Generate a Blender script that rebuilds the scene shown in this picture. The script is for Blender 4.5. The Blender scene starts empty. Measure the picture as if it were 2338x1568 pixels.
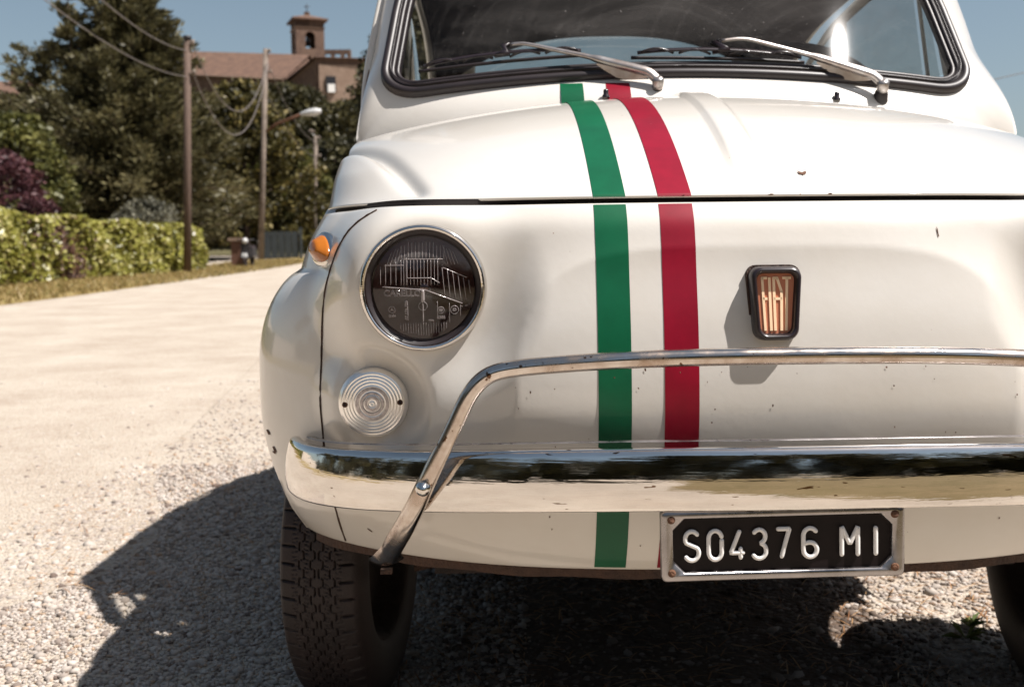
import bpy, math, random
import numpy as np
from mathutils import Vector, Matrix
R = math.radians
rng = np.random.default_rng(7)
random.seed(7)
scn = bpy.context.scene
col = scn.collection

# ------------------------------------------------------------------ camera
cam_d = bpy.data.cameras.new('camera')
cam = bpy.data.objects.new('camera', cam_d); col.objects.link(cam)
cam_d.sensor_width = 36.0
cam_d.lens = 2450.0 / 2338.0 * 36.0
cam_d.clip_start = 0.02; cam_d.clip_end = 2000.0
_r = Vector((0.99970316, -0.02184763, -0.01078278))
_u = Vector((0.01257304, 0.08353609, 0.99642543))
_f = Vector((0.02086878, 0.99626523, -0.08378598))
_m = Matrix((( _r.x, _u.x, -_f.x, -0.320), (_r.y, _u.y, -_f.y, -1.238), (_r.z, _u.z, -_f.z, 0.673), (0, 0, 0, 1)))
cam.matrix_world = _m
cam_d.dof.use_dof = True
cam_d.dof.focus_distance = 1.22
cam_d.dof.aperture_fstop = 9.0
scn.camera = cam

# ------------------------------------------------------------------ sky, sun, exposure
SUN = Vector((0.49, -0.165, 0.855)).normalized()          # towards the sun
w = bpy.data.worlds.new('World'); scn.world = w; w.use_nodes = True
nt = w.node_tree; nt.nodes.clear()
sky = nt.nodes.new('ShaderNodeTexSky'); sky.sky_type = 'NISHITA'; sky.sun_disc = False
sky.sun_elevation = math.asin(SUN.z); sky.sun_rotation = math.atan2(SUN.x, SUN.y)
sky.altitude = 200; sky.air_density = 1.0; sky.dust_density = 1.6; sky.ozone_density = 1.0
hs = nt.nodes.new('ShaderNodeHueSaturation'); hs.inputs['Saturation'].default_value = 0.80; hs.inputs['Hue'].default_value = 0.485
bg = nt.nodes.new('ShaderNodeBackground'); bg.inputs['Strength'].default_value = 0.05
wo = nt.nodes.new('ShaderNodeOutputWorld')
nt.links.new(sky.outputs[0], hs.inputs['Color']); nt.links.new(hs.outputs[0], bg.inputs['Color']); nt.links.new(bg.outputs[0], wo.inputs[0])
sun_d = bpy.data.lights.new('sun', 'SUN'); sun_d.energy = 5.0; sun_d.angle = R(0.53); sun_d.color = (1.0, 0.945, 0.895)
sun = bpy.data.objects.new('sun', sun_d); col.objects.link(sun)
sun.rotation_euler = (-SUN).to_track_quat('-Z', 'Y').to_euler(); sun.location = SUN * 50
scn.view_settings.view_transform = 'Standard'; scn.view_settings.look = 'None'
scn.view_settings.exposure = 0.93; scn.view_settings.gamma = 1.0
scn.render.engine = 'CYCLES'
scn.cycles.use_denoising = True
scn.cycles.max_bounces = 8; scn.cycles.transparent_max_bounces = 16
scn.cycles.sample_clamp_indirect = 6.0

# ------------------------------------------------------------------ materials
def material(name, base, rough=0.5, metal=0.0, var=0.0, vscale=8.0, col2=None, bump=0.0, bscale=60.0, coat=0.0, spec=0.5,
             trans=None, rough2=None, stretch=None, specks=None, detail=5.0):
    m = bpy.data.materials.new(name); m.use_nodes = True
    t = m.node_tree; b = t.nodes['Principled BSDF']
    b.inputs['Roughness'].default_value = rough; b.inputs['Metallic'].default_value = metal
    b.inputs['Specular IOR Level'].default_value = spec
    b.inputs['Coat Weight'].default_value = coat; b.inputs['Coat Roughness'].default_value = 0.08
    b.inputs['Base Color'].default_value = (*base, 1)
    tc = t.nodes.new('ShaderNodeTexCoord'); mp = t.nodes.new('ShaderNodeMapping')
    t.links.new(tc.outputs['Object'], mp.inputs['Vector'])
    if stretch: mp.inputs['Scale'].default_value = stretch
    out_col = None
    if var or col2:
        n = t.nodes.new('ShaderNodeTexNoise'); n.inputs['Scale'].default_value = vscale; n.inputs['Detail'].default_value = detail
        n.inputs['Roughness'].default_value = 0.65
        t.links.new(mp.outputs[0], n.inputs['Vector'])
        cr = t.nodes.new('ShaderNodeValToRGB'); cr.color_ramp.elements[0].position = 0.32; cr.color_ramp.elements[1].position = 0.68
        c2 = col2 if col2 else tuple(min(1, c * (1 + var)) for c in base)
        c1 = base if col2 else tuple(c * (1 - var) for c in base)
        cr.color_ramp.elements[0].color = (*c1, 1); cr.color_ramp.elements[1].color = (*c2, 1)
        t.links.new(n.outputs['Fac'], cr.inputs[0]); out_col = cr.outputs[0]
        if rough2 is not None:
            mr = t.nodes.new('ShaderNodeMapRange'); mr.inputs[1].default_value = 0.35; mr.inputs[2].default_value = 0.65
            mr.inputs[3].default_value = rough; mr.inputs[4].default_value = rough2
            t.links.new(n.outputs['Fac'], mr.inputs[0]); t.links.new(mr.outputs[0], b.inputs['Roughness'])
    if specks:
        colr, scale, thr = specks
        v = t.nodes.new('ShaderNodeTexNoise'); v.inputs['Scale'].default_value = scale; v.inputs['Detail'].default_value = 2.0
        t.links.new(mp.outputs[0], v.inputs['Vector'])
        v2 = t.nodes.new('ShaderNodeTexNoise'); v2.inputs['Scale'].default_value = 5.0; v2.inputs['Detail'].default_value = 2.0
        t.links.new(mp.outputs[0], v2.inputs['Vector'])
        ad = t.nodes.new('ShaderNodeMath'); ad.operation = 'MULTIPLY_ADD'; ad.inputs[1].default_value = 0.25; 
        t.links.new(v2.outputs['Fac'], ad.inputs[0]); t.links.new(v.outputs['Fac'], ad.inputs[2])
        mr = t.nodes.new('ShaderNodeMapRange'); mr.inputs[1].default_value = thr; mr.inputs[2].default_value = thr + 0.025
        t.links.new(ad.outputs[0], mr.inputs[0])
        mx = t.nodes.new('ShaderNodeMix'); mx.data_type = 'RGBA'
        t.links.new(mr.outputs[0], mx.inputs[0])
        if out_col: t.links.new(out_col, mx.inputs[6])
        else: mx.inputs[6].default_value = (*base, 1)
        mx.inputs[7].default_value = (*colr, 1); out_col = mx.outputs[2]
    if out_col: t.links.new(out_col, b.inputs['Base Color'])
    if bump:
        n2 = t.nodes.new('ShaderNodeTexNoise'); n2.inputs['Scale'].default_value = bscale; n2.inputs['Detail'].default_value = 4.0
        t.links.new(mp.outputs[0], n2.inputs['Vector'])
        bp = t.nodes.new('ShaderNodeBump'); bp.inputs['Strength'].default_value = bump; bp.inputs['Distance'].default_value = 0.02
        t.links.new(n2.outputs['Fac'], bp.inputs['Height']); t.links.new(bp.outputs[0], b.inputs['Normal'])
    if trans:
        b.inputs['Transmission Weight'].default_value = trans
    return m

def leaf_material(name, cols, rough=0.5, transl=0.25):
    m = bpy.data.materials.new(name); m.use_nodes = True
    t = m.node_tree; b = t.nodes['Principled BSDF']; b.inputs['Roughness'].default_value = rough
    b.inputs['Specular IOR Level'].default_value = 0.35
    at = t.nodes.new('ShaderNodeAttribute'); at.attribute_name = 'rnd'
    cr = t.nodes.new('ShaderNodeValToRGB'); e = cr.color_ramp.elements
    e[0].color = (*cols[0], 1); e[0].position = 0.0; e[1].color = (*cols[-1], 1); e[1].position = 1.0
    for i, c in enumerate(cols[1:-1]):
        x = e.new((i + 1) / (len(cols) - 1)); x.color = (*c, 1)
    t.links.new(at.outputs['Fac'], cr.inputs[0]); t.links.new(cr.outputs[0], b.inputs['Base Color'])
    tr = t.nodes.new('ShaderNodeBsdfTranslucent'); t.links.new(cr.outputs[0], tr.inputs['Color'])
    mx = t.nodes.new('ShaderNodeMixShader'); mx.inputs[0].default_value = transl
    t.links.new(b.outputs[0], mx.inputs[1]); t.links.new(tr.outputs[0], mx.inputs[2])
    t.links.new(mx.outputs[0], t.nodes['Material Output'].inputs[0])
    return m

def glass_material(name, tint=(1, 1, 1), dirt=0.0, rough=0.02, gloss=1.0, dscale=6.0, arcs=None):
    """thin glass: see-through with a Fresnel reflection and a film of dust"""
    m = bpy.data.materials.new(name); m.use_nodes = True
    t = m.node_tree; t.nodes.remove(t.nodes['Principled BSDF'])
    tr = t.nodes.new('ShaderNodeBsdfTransparent'); tr.inputs[0].default_value = (*tint, 1)
    gl = t.nodes.new('ShaderNodeBsdfGlossy'); gl.inputs['Roughness'].default_value = rough; gl.inputs[0].default_value = (gloss, gloss, gloss, 1)
    fr = t.nodes.new('ShaderNodeFresnel'); ge = t.nodes.new('ShaderNodeNewGeometry'); ma = t.nodes.new('ShaderNodeMath'); ma.operation = 'MULTIPLY_ADD'; ma.inputs[1].default_value = 1 / 1.5 - 1.5; ma.inputs[2].default_value = 1.5
    t.links.new(ge.outputs['Backfacing'], ma.inputs[0]); t.links.new(ma.outputs[0], fr.inputs[0])
    mx = t.nodes.new('ShaderNodeMixShader')
    t.links.new(fr.outputs[0], mx.inputs[0]); t.links.new(tr.outputs[0], mx.inputs[1]); t.links.new(gl.outputs[0], mx.inputs[2])
    last = mx.outputs[0]
    if dirt:
        df = t.nodes.new('ShaderNodeBsdfDiffuse'); df.inputs[0].default_value = (0.62, 0.58, 0.55, 1)
        tc = t.nodes.new('ShaderNodeTexCoord'); mp = t.nodes.new('ShaderNodeMapping'); mp.inputs['Scale'].default_value = (0.7, 1.0, 2.4)
        mp.inputs['Rotation'].default_value = (0, 0.5, 0)
        t.links.new(tc.outputs['Object'], mp.inputs[0])
        n = t.nodes.new('ShaderNodeTexNoise'); n.inputs['Scale'].default_value = dscale; n.inputs['Detail'].default_value = 6; n.inputs['Distortion'].default_value = 1.2
        t.links.new(mp.outputs[0], n.inputs[0])
        n2 = t.nodes.new('ShaderNodeTexNoise'); n2.inputs['Scale'].default_value = 240; n2.inputs['Detail'].default_value = 1
        t.links.new(tc.outputs['Object'], n2.inputs[0])
        m1 = t.nodes.new('ShaderNodeMapRange'); m1.inputs[1].default_value = 0.46; m1.inputs[2].default_value = 0.74; m1.inputs[4].default_value = dirt
        m2 = t.nodes.new('ShaderNodeMapRange'); m2.inputs[1].default_value = 0.74; m2.inputs[2].default_value = 0.80; m2.inputs[4].default_value = 0.18
        t.links.new(n.outputs[0], m1.inputs[0]); t.links.new(n2.outputs[0], m2.inputs[0])
        ad = t.nodes.new('ShaderNodeMath'); ad.operation = 'ADD'; t.links.new(m1.outputs[0], ad.inputs[0]); t.links.new(m2.outputs[0], ad.inputs[1])
        if arcs:                                        # wiper sweep marks round the pivots
            for pv_ in arcs:
                vs = t.nodes.new('ShaderNodeVectorMath'); vs.operation = 'DISTANCE'; vs.inputs[1].default_value = pv_
                t.links.new(tc.outputs['Object'], vs.inputs[0])
                n3 = t.nodes.new('ShaderNodeTexNoise'); n3.noise_dimensions = '1D'; n3.inputs['Scale'].default_value = 70; n3.inputs['Detail'].default_value = 5
                t.links.new(vs.outputs['Value'], n3.inputs['W'])
                m4 = t.nodes.new('ShaderNodeMapRange'); m4.inputs[1].default_value = 0.5; m4.inputs[2].default_value = 0.85; m4.inputs[4].default_value = 0.02
                t.links.new(n3.outputs[0], m4.inputs[0])
                a2 = t.nodes.new('ShaderNodeMath'); a2.operation = 'MULTIPLY_ADD'; t.links.new(m4.outputs[0], a2.inputs[0]); t.links.new(n.outputs[0], a2.inputs[1]); t.links.new(ad.outputs[0], a2.inputs[2]); ad = a2
        m3 = t.nodes.new('ShaderNodeMixShader'); t.links.new(ad.outputs[0], m3.inputs[0]); t.links.new(last, m3.inputs[1]); t.links.new(df.outputs[0], m3.inputs[2])
        last = m3.outputs[0]
    t.links.new(last, t.nodes['Material Output'].inputs[0])
    return m

M = {}
M['paint'] = material('ivory car paint', (0.595, 0.570, 0.530), 0.34, 0, col2=(0.56, 0.525, 0.475), vscale=5.0, detail=8.0, coat=0.9, specks=((0.22, 0.12, 0.07), 140.0, 0.93), bump=0.012, bscale=90)
M['green'] = material('green vinyl', (0.0015, 0.078, 0.032), 0.40, 0, spec=0.25, var=0.16, vscale=14, coat=0.12, specks=((0.10, 0.20, 0.13), 170.0, 0.93))
M['red'] = material('red vinyl', (0.20, 0.0015, 0.014), 0.40, 0, spec=0.25, var=0.16, vscale=14, coat=0.12, specks=((0.36, 0.10, 0.10), 170.0, 0.93))
M['chrome'] = material('aged chrome', (0.72, 0.69, 0.66), 0.035, 1.0, var=0.12, vscale=14, rough2=0.09, specks=((0.16, 0.10, 0.07), 90.0, 0.86), bump=0.02, bscale=25, stretch=(0.5, 1, 2.5))
_t = M['chrome'].node_tree; _tc = _t.nodes.new('ShaderNodeTexCoord'); _mp = _t.nodes.new('ShaderNodeMapping'); _mp.inputs['Scale'].default_value = (6, 6, 420)
_n = _t.nodes.new('ShaderNodeTexNoise'); _n.inputs['Scale'].default_value = 1.0; _n.inputs['Detail'].default_value = 3
_t.links.new(_tc.outputs['Object'], _mp.inputs[0]); _t.links.new(_mp.outputs[0], _n.inputs[0])
_b = _t.nodes.new('ShaderNodeBump'); _b.inputs['Strength'].default_value = 0.025; _b.inputs['Distance'].default_value = 0.004
_old = [n for n in _t.nodes if n.type == 'BUMP' and n != _b][0]
_t.links.new(_n.outputs[0], _b.inputs['Height']); _t.links.new(_old.outputs[0], _b.inputs['Normal']); _t.links.new(_b.outputs[0], _t.nodes['Principled BSDF'].inputs['Normal'])
M['chrome_worn'] = material('worn pitted chrome', (0.66, 0.61, 0.57), 0.10, 1.0, col2=(0.40, 0.31, 0.25), vscale=26, rough2=0.32, specks=((0.13, 0.07, 0.04), 120.0, 0.84))
M['steel'] = material('dull plate steel', (0.34, 0.32, 0.32), 0.2, 1.0, var=0.2, vscale=24, rough2=0.38)
M['wiper'] = material('brushed wiper metal', (0.50, 0.48, 0.47), 0.34, 0.9, col2=(0.33, 0.26, 0.22), vscale=30)
M['rubber'] = material('black rubber', (0.014, 0.009, 0.010), 0.45, 0, var=0.3, vscale=20)
M['black'] = material('matt black', (0.012, 0.009, 0.010), 0.6)
M['plastic'] = material('black plastic', (0.016, 0.010, 0.012), 0.30, coat=0.2)
M['gap'] = material('dark gap rubber', (0.010, 0.006, 0.006), 0.85)
M['rust'] = material('rust', (0.06, 0.025, 0.014), 0.85, 0, col2=(0.15, 0.065, 0.03), vscale=60, bump=0.4, bscale=200)
M['rust_dark'] = material('dirty rusted sheet', (0.028, 0.014, 0.010), 0.85, 0, col2=(0.065, 0.032, 0.02), vscale=30, bump=0.4, bscale=150)
M['under'] = material('oily underbody', (0.010, 0.006, 0.006), 0.8, 0, col2=(0.025, 0.014, 0.011), vscale=16, bump=0.3)
M['tyre'] = material('dusty tyre rubber', (0.013, 0.0075, 0.007), 0.65, 0, col2=(0.024, 0.0135, 0.012), vscale=18, bump=0.1, bscale=300)
M['hub'] = material('wheel steel', (0.45, 0.44, 0.42), 0.4, 0.6, var=0.1)
M['glass'] = glass_material('windscreen glass', (0.76, 0.77, 0.75), dirt=0.05, dscale=3.0, rough=0.03, gloss=0.32, arcs=[(0.34, 0.60, 0.94), (-0.035, 0.58, 0.945)])
M['side_glass'] = glass_material('side glass', (0.74, 0.76, 0.74), dirt=0.16)
M['lens'] = glass_material('headlight glass', (0.52, 0.44, 0.43), dirt=0.16, rough=0.08, dscale=8)
M['lens_rib'] = material('moulded glass ribs', (0.33, 0.29, 0.285), 0.12, 0, trans=0.3)
M['reflector'] = material('tarnished reflector', (0.34, 0.255, 0.24), 0.5, 1.0, var=0.3, vscale=12)
M['bulb'] = material('bulb shield', (0.45, 0.42, 0.42), 0.15, 1.0)
M['clear_lens'] = material('milky clear lens', (0.97, 0.93, 0.90), 0.30, 0.8, coat=0.6, var=0.06, vscale=40)
M['silver_lens'] = material('lens backing', (0.50, 0.45, 0.44), 0.35, 0.6, var=0.3, vscale=300)
M['amber'] = material('amber lens', (0.42, 0.125, 0.008), 0.12, 0, trans=0.2, coat=0.5)
M['badge_face'] = material('salmon badge face', (0.50, 0.185, 0.105), 0.35, coat=0.3)
M['badge_letter'] = material('cream badge letter', (0.95, 0.70, 0.46), 0.4, coat=0.2)
M['plate'] = material('black number plate', (0.007, 0.003, 0.003), 0.55, 0, spec=0.25, var=0.3, vscale=40)
M['plate_char'] = material('white plate characters', (0.74, 0.72, 0.70), 0.4, 0, var=0.08, vscale=60)
M['interior'] = material('dark upholstery', (0.016, 0.008, 0.011), 0.8, var=0.3, vscale=6)
M['dash'] = material('pale dashboard', (0.36, 0.37, 0.35), 0.4, var=0.1)
M['wood'] = material('weathered pole wood', (0.062, 0.038, 0.028), 0.85, 0, col2=(0.12, 0.078, 0.056), vscale=5, stretch=(8, 8, 0.6), bump=0.4, bscale=20)
M['concrete'] = material('weathered concrete', (0.11, 0.085, 0.066), 0.9, 0, col2=(0.20, 0.16, 0.13), vscale=3)
M['metal_grey'] = material('galvanised metal', (0.45, 0.44, 0.43), 0.45, 0.5, var=0.1)
M['lamp_white'] = material('lamp shell', (0.45, 0.45, 0.45), 0.4)
M['cable'] = material('cable', (0.14, 0.12, 0.11), 0.6)
M['stone_wall'] = material('brown rubble stone', (0.075, 0.042, 0.030), 0.9, 0, col2=(0.15, 0.092, 0.062), vscale=2.2, bump=0.6, bscale=5)
M['stone_pale'] = material('pale stone', (0.19, 0.125, 0.088), 0.9, 0, col2=(0.27, 0.19, 0.14), vscale=2.0)
M['tile'] = material('terracotta tile', (0.075, 0.040, 0.027), 0.85, 0, col2=(0.135, 0.075, 0.048), vscale=1.6)
M['dark_win'] = material('dark window', (0.02, 0.018, 0.02), 0.2)
M['white_wall'] = material('white render', (0.7, 0.68, 0.65), 0.8)
M['brick'] = material('red brick', (0.10, 0.045, 0.03), 0.9, 0, col2=(0.15, 0.075, 0.05), vscale=8)
M['bark'] = material('bark', (0.07, 0.045, 0.035), 0.9, 0, col2=(0.12, 0.08, 0.06), vscale=6)
M['blue_panel'] = material('faded blue panel', (0.028, 0.036, 0.04), 0.7, var=0.2, vscale=3)
M['leaf_cedar'] = leaf_material('cedar needles', [(0.034, 0.030, 0.014), (0.066, 0.060, 0.027), (0.115, 0.102, 0.045), (0.16, 0.138, 0.066)])
M['leaf_dark'] = leaf_material('dark evergreen leaves', [(0.020, 0.017, 0.006), (0.045, 0.040, 0.012), (0.105, 0.088, 0.025), (0.18, 0.14, 0.045)])
M['leaf_hill'] = leaf_material('hillside leaves', [(0.025, 0.023, 0.010), (0.050, 0.046, 0.018), (0.105, 0.090, 0.034)])
M['leaf_bright'] = leaf_material('fresh green leaves', [(0.05, 0.052, 0.014), (0.09, 0.09, 0.022), (0.155, 0.145, 0.038)])
M['leaf_hedge'] = leaf_material('hedge leaves', [(0.10, 0.06, 0.02), (0.15, 0.15, 0.028), (0.26, 0.25, 0.05), (0.34, 0.31, 0.09), (0.50, 0.44, 0.22)], rough=0.35, transl=0.3)
M['leaf_brown'] = leaf_material('dead hedge leaves', [(0.06, 0.03, 0.022), (0.11, 0.055, 0.035), (0.20, 0.13, 0.06)])
M['leaf_red'] = leaf_material('purple plum leaves', [(0.035, 0.012, 0.016), (0.065, 0.022, 0.027), (0.11, 0.042, 0.042)])
M['leaf_grey'] = leaf_material('grey green shrub leaves', [(0.06, 0.06, 0.045), (0.12, 0.115, 0.08), (0.17, 0.16, 0.11)])
M['grass'] = leaf_material('dry grass blades', [(0.16, 0.12, 0.04), (0.26, 0.19, 0.07), (0.34, 0.25, 0.11), (0.16, 0.15, 0.04)])
M['weed'] = leaf_material('green weed', [(0.06, 0.09, 0.02), (0.12, 0.16, 0.04), (0.2, 0.2, 0.07)])
M['straw'] = leaf_material('dry pine needles', [(0.20, 0.09, 0.04), (0.33, 0.17, 0.07), (0.42, 0.27, 0.14)])
M['stones_shade'] = leaf_material('shade-darkened gravel', [(0.045, 0.030, 0.022), (0.09, 0.065, 0.05), (0.16, 0.125, 0.10), (0.27, 0.23, 0.20)], rough=0.9, transl=0.0)  # brown stones, colour darkened to paint deeper shade below the car
M['stones'] = leaf_material('limestone chips', [(0.12, 0.088, 0.072), (0.24, 0.20, 0.172), (0.34, 0.298, 0.262), (0.44, 0.395, 0.355), (0.31, 0.22, 0.15)], rough=0.85, transl=0.0)

def ground_material(name, c1, c2, c3, vor=90.0, bump=0.5, patch=0.8):
    m = bpy.data.materials.new(name); m.use_nodes = True
    t = m.node_tree; b = t.nodes['Principled BSDF']; b.inputs['Roughness'].default_value = 0.92; b.inputs['Specular IOR Level'].default_value = 0.2
    tc = t.nodes.new('ShaderNodeTexCoord')
    v = t.nodes.new('ShaderNodeTexVoronoi'); v.inputs['Scale'].default_value = vor
    t.links.new(tc.outputs['Object'], v.inputs['Vector'])
    n = t.nodes.new('ShaderNodeTexNoise'); n.inputs['Scale'].default_value = patch; n.inputs['Detail'].default_value = 8; n.inputs['Roughness'].default_value = 0.7
    t.links.new(tc.outputs['Object'], n.inputs['Vector'])
    cr = t.nodes.new('ShaderNodeValToRGB'); cr.color_ramp.elements[0].color = (*c1, 1); cr.color_ramp.elements[1].color = (*c2, 1)
    cr.color_ramp.elements[0].position = 0.35; cr.color_ramp.elements[1].position = 0.66
    t.links.new(n.outputs[0], cr.inputs[0])
    sp = t.nodes.new('ShaderNodeSeparateColor'); t.links.new(v.outputs['Color'], sp.inputs[0])
    mr = t.nodes.new('ShaderNodeMapRange'); mr.inputs[3].default_value = 0.0; mr.inputs[4].default_value = 0.55
    t.links.new(sp.outputs[0], mr.inputs[0])
    mx = t.nodes.new('ShaderNodeMix'); mx.data_type = 'RGBA'; t.links.new(mr.outputs[0], mx.inputs[0]); t.links.new(cr.outputs[0], mx.inputs[6]); mx.inputs[7].default_value = (*c3, 1)
    t.links.new(mx.outputs[2], b.inputs['Base Color'])
    bp = t.nodes.new('ShaderNodeBump'); bp.inputs['Strength'].default_value = bump; bp.inputs['Distance'].default_value = 0.006; bp.invert = True
    t.links.new(v.outputs['Distance'], bp.inputs['Height']); t.links.new(bp.outputs[0], b.inputs['Normal'])
    return m
M['soil'] = ground_material('shade-darkened needle soil', (0.06, 0.038, 0.026), (0.12, 0.085, 0.06), (0.09, 0.06, 0.04), 90.0, 0.9, 2.0)  # soil tone with extra under-car shade put into the colour
M['ground'] = ground_material('gravel bed', (0.20, 0.15, 0.12), (0.33, 0.275, 0.24), (0.43, 0.385, 0.35), 110.0, 0.9)
M['road'] = ground_material('worn pale road', (0.27, 0.21, 0.158), (0.40, 0.348, 0.285), (0.52, 0.47, 0.405), 120.0, 1.0, 1.3)
M['verge'] = ground_material('dry verge', (0.22, 0.16, 0.06), (0.34, 0.25, 0.12), (0.20, 0.16, 0.06), 30.0, 0.6, 1.5)
M['hill'] = ground_material('hill soil', (0.06, 0.055, 0.025), (0.12, 0.10, 0.05), (0.05, 0.05, 0.02), 4.0, 0.5, 0.3)
M['meadow'] = ground_material('meadow', (0.075, 0.062, 0.022), (0.21, 0.15, 0.085), (0.15, 0.115, 0.055), 26.0, 1.0, 2.2)

# ------------------------------------------------------------------ mesh helpers
def make(name, verts, faces, mat, parent=None, smooth=True, rnd=None, label=None):
    me = bpy.data.meshes.new(name)
    v = np.asarray(verts, dtype=np.float32).reshape(-1, 3)
    if isinstance(faces, np.ndarray):
        nf, k = faces.shape
        me.vertices.add(len(v)); me.vertices.foreach_set('co', v.ravel())
        me.loops.add(nf * k); me.polygons.add(nf)
        me.loops.foreach_set('vertex_index', faces.astype(np.int32).ravel())
        me.polygons.foreach_set('loop_start', np.arange(0, nf * k, k, dtype=np.int32))
        me.polygons.foreach_set('loop_total', np.full(nf, k, dtype=np.int32))
        me.update(calc_edges=True); me.validate()
    else:
        me.from_pydata([tuple(p) for p in v], [], faces); me.update()
    if smooth:
        me.polygons.foreach_set('use_smooth', np.ones(len(me.polygons), dtype=bool))
    if rnd is not None:
        a = me.attributes.new('rnd', 'FLOAT', 'FACE'); a.data.foreach_set('value', np.asarray(rnd, dtype=np.float32))
    me.materials.append(M[mat] if isinstance(mat, str) else mat)
    o = bpy.data.objects.new(name, me); col.objects.link(o)
    if parent is not None: attach(o, parent)
    if label: o['label'] = label
    return o

def attach(o, parent):
    o.parent = parent
    o.matrix_parent_inverse = parent.matrix_basis.inverted() if parent.parent is None else Matrix.Identity(4)

def thing(name, loc, label, cat, group=None):
    e = bpy.data.objects.new(name, None); col.objects.link(e); e.location = loc
    e.matrix_basis = Matrix.Translation(Vector(loc)); e.empty_display_size = 0.2
    e['label'] = label; e['category'] = cat
    if group: e['group'] = group
    return e
def tag(o, label=None, cat=None, group=None, kind=None):
    if label: o['label'] = label
    if cat: o['category'] = cat
    if group: o['group'] = group
    if kind: o['kind'] = kind
    return o

def grid_faces(nr, nc, wrap_c=False, wrap_r=False, flip=False):
    r = np.arange(nr if wrap_r else nr - 1); c = np.arange(nc if wrap_c else nc - 1)
    rr, cc = np.meshgrid(r, c, indexing='ij'); r2 = (rr + 1) % nr; c2 = (cc + 1) % nc
    f = np.stack([rr * nc + cc, rr * nc + c2, r2 * nc + c2, r2 * nc + cc], -1).reshape(-1, 4)
    return f[:, ::-1].copy() if flip else f
def grid(name, P, mat, parent=None, flip=False, wrap_c=False, wrap_r=False, smooth=True):
    P = np.asarray(P); nr, nc = P.shape[:2]
    return make(name, P.reshape(-1, 3), grid_faces(nr, nc, wrap_c, wrap_r, flip), mat, parent, smooth)
class Join:
    def __init__(s): s.v = []; s.f = []; s.n = 0; s.q = True
    def add(s, v, f):
        v = np.asarray(v, float).reshape(-1, 3)
        s.v.append(v)
        for q in (f.tolist() if isinstance(f, np.ndarray) else f): s.f.append([i + s.n for i in q])
        s.n += len(v); return s
    def box(s, c, d, rz=0.0, taper=1.0):
        x, y, z = d[0] / 2, d[1] / 2, d[2] / 2
        p = []
        for k, zz in ((1, -z), (taper, z)):
            for a, b in ((-x, -y), (x, -y), (x, y), (-x, y)): p.append((a * k, b * k, zz))
        p = np.array(p); cs, sn = math.cos(rz), math.sin(rz)
        q = np.stack([p[:, 0] * cs - p[:, 1] * sn, p[:, 0] * sn + p[:, 1] * cs, p[:, 2]], 1) + np.array(c)
        return s.add(q, [[3, 2, 1, 0], [4, 5, 6, 7], [0, 1, 5, 4], [1, 2, 6, 5], [2, 3, 7, 6], [3, 0, 4, 7]])
    def tube(s, path, rad, n=8, cap=True):
        v, f = tube_arr(path, rad, n, cap); return s.add(v, f)
    def build(s, name, mat, parent=None, smooth=False):
        return make(name, np.concatenate(s.v), s.f, mat, parent, smooth)
def frames(path, up=None):
    p = np.asarray(path, float); T = np.gradient(p, axis=0); T /= np.linalg.norm(T, axis=1)[:, None]
    if up is None: up = (0, 0, 1) if abs(T[0][2]) < 0.9 else (0, 1, 0)
    N = np.array(up, float)[None] - (T @ np.array(up, float))[:, None] * T
    N /= np.maximum(np.linalg.norm(N, axis=1), 1e-9)[:, None]
    return p, T, N, np.cross(T, N)
def tube_arr(path, rad, n=8, cap=True, up=None):
    p, T, N, B = frames(path, up); m = len(p); rad = np.broadcast_to(np.asarray(rad, float), (m,))
    a = np.linspace(0, 2 * math.pi, n, endpoint=False)
    P = p[:, None] + rad[:, None, None] * (np.cos(a)[None, :, None] * B[:, None] + np.sin(a)[None, :, None] * N[:, None])
    f = grid_faces(m, n, wrap_c=True).tolist()
    if cap: f += [list(range(n))[::-1], [(m - 1) * n + i for i in range(n)]]
    return P.reshape(-1, 3), f
def tube(name, path, rad, mat, parent=None, n=10, up=None):
    v, f = tube_arr(path, rad, n, True, up); return make(name, v, f, mat, parent)
def sweep_arr(path, prof, up, scale=None, closed=False, cap=True):
    """prof: (a,b), a along tangent x up, b along up"""
    p, T, N, B = frames(path, up); m = len(p); prof = np.asarray(prof, float); k = len(prof)
    sc = np.ones((m, 2)) if scale is None else np.asarray(scale, float)
    P = p[:, None] + (prof[None, :, 0] * sc[:, 0:1])[..., None] * B[:, None] + (prof[None, :, 1] * sc[:, 1:2])[..., None] * N[:, None]
    f = grid_faces(m, k, wrap_c=closed).tolist()
    if cap: f += [list(range(k))[::-1], [(m - 1) * k + i for i in range(k)]]
    return P.reshape(-1, 3), f
def cspline(xs, ys):
    """natural cubic spline, vectorised; ys may be (n,) or (n,k)"""
    xs = np.asarray(xs, float); ys = np.asarray(ys, float); n = len(xs); h = np.diff(xs)
    A = np.zeros((n, n)); b = np.zeros(ys.shape)
    A[0, 0] = A[-1, -1] = 1
    for i in range(1, n - 1):
        A[i, i - 1] = h[i - 1]; A[i, i] = 2 * (h[i - 1] + h[i]); A[i, i + 1] = h[i]
        b[i] = 6 * ((ys[i + 1] - ys[i]) / h[i] - (ys[i] - ys[i - 1]) / h[i - 1])
    m = np.linalg.solve(A, b)
    def ev(x):
        x = np.clip(np.asarray(x, float), xs[0], xs[-1]); i = np.clip(np.searchsorted(xs, x) - 1, 0, n - 2)
        t = x - xs[i]; u = xs[i + 1] - x; hh = h[i]
        if ys.ndim > 1: t, u, hh = t[..., None], u[..., None], hh[..., None]
        return m[i] * u**3 / (6 * hh) + m[i + 1] * t**3 / (6 * hh) + (ys[i] / hh - m[i] * hh / 6) * u + (ys[i + 1] / hh - m[i + 1] * hh / 6) * t
    return ev
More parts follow.
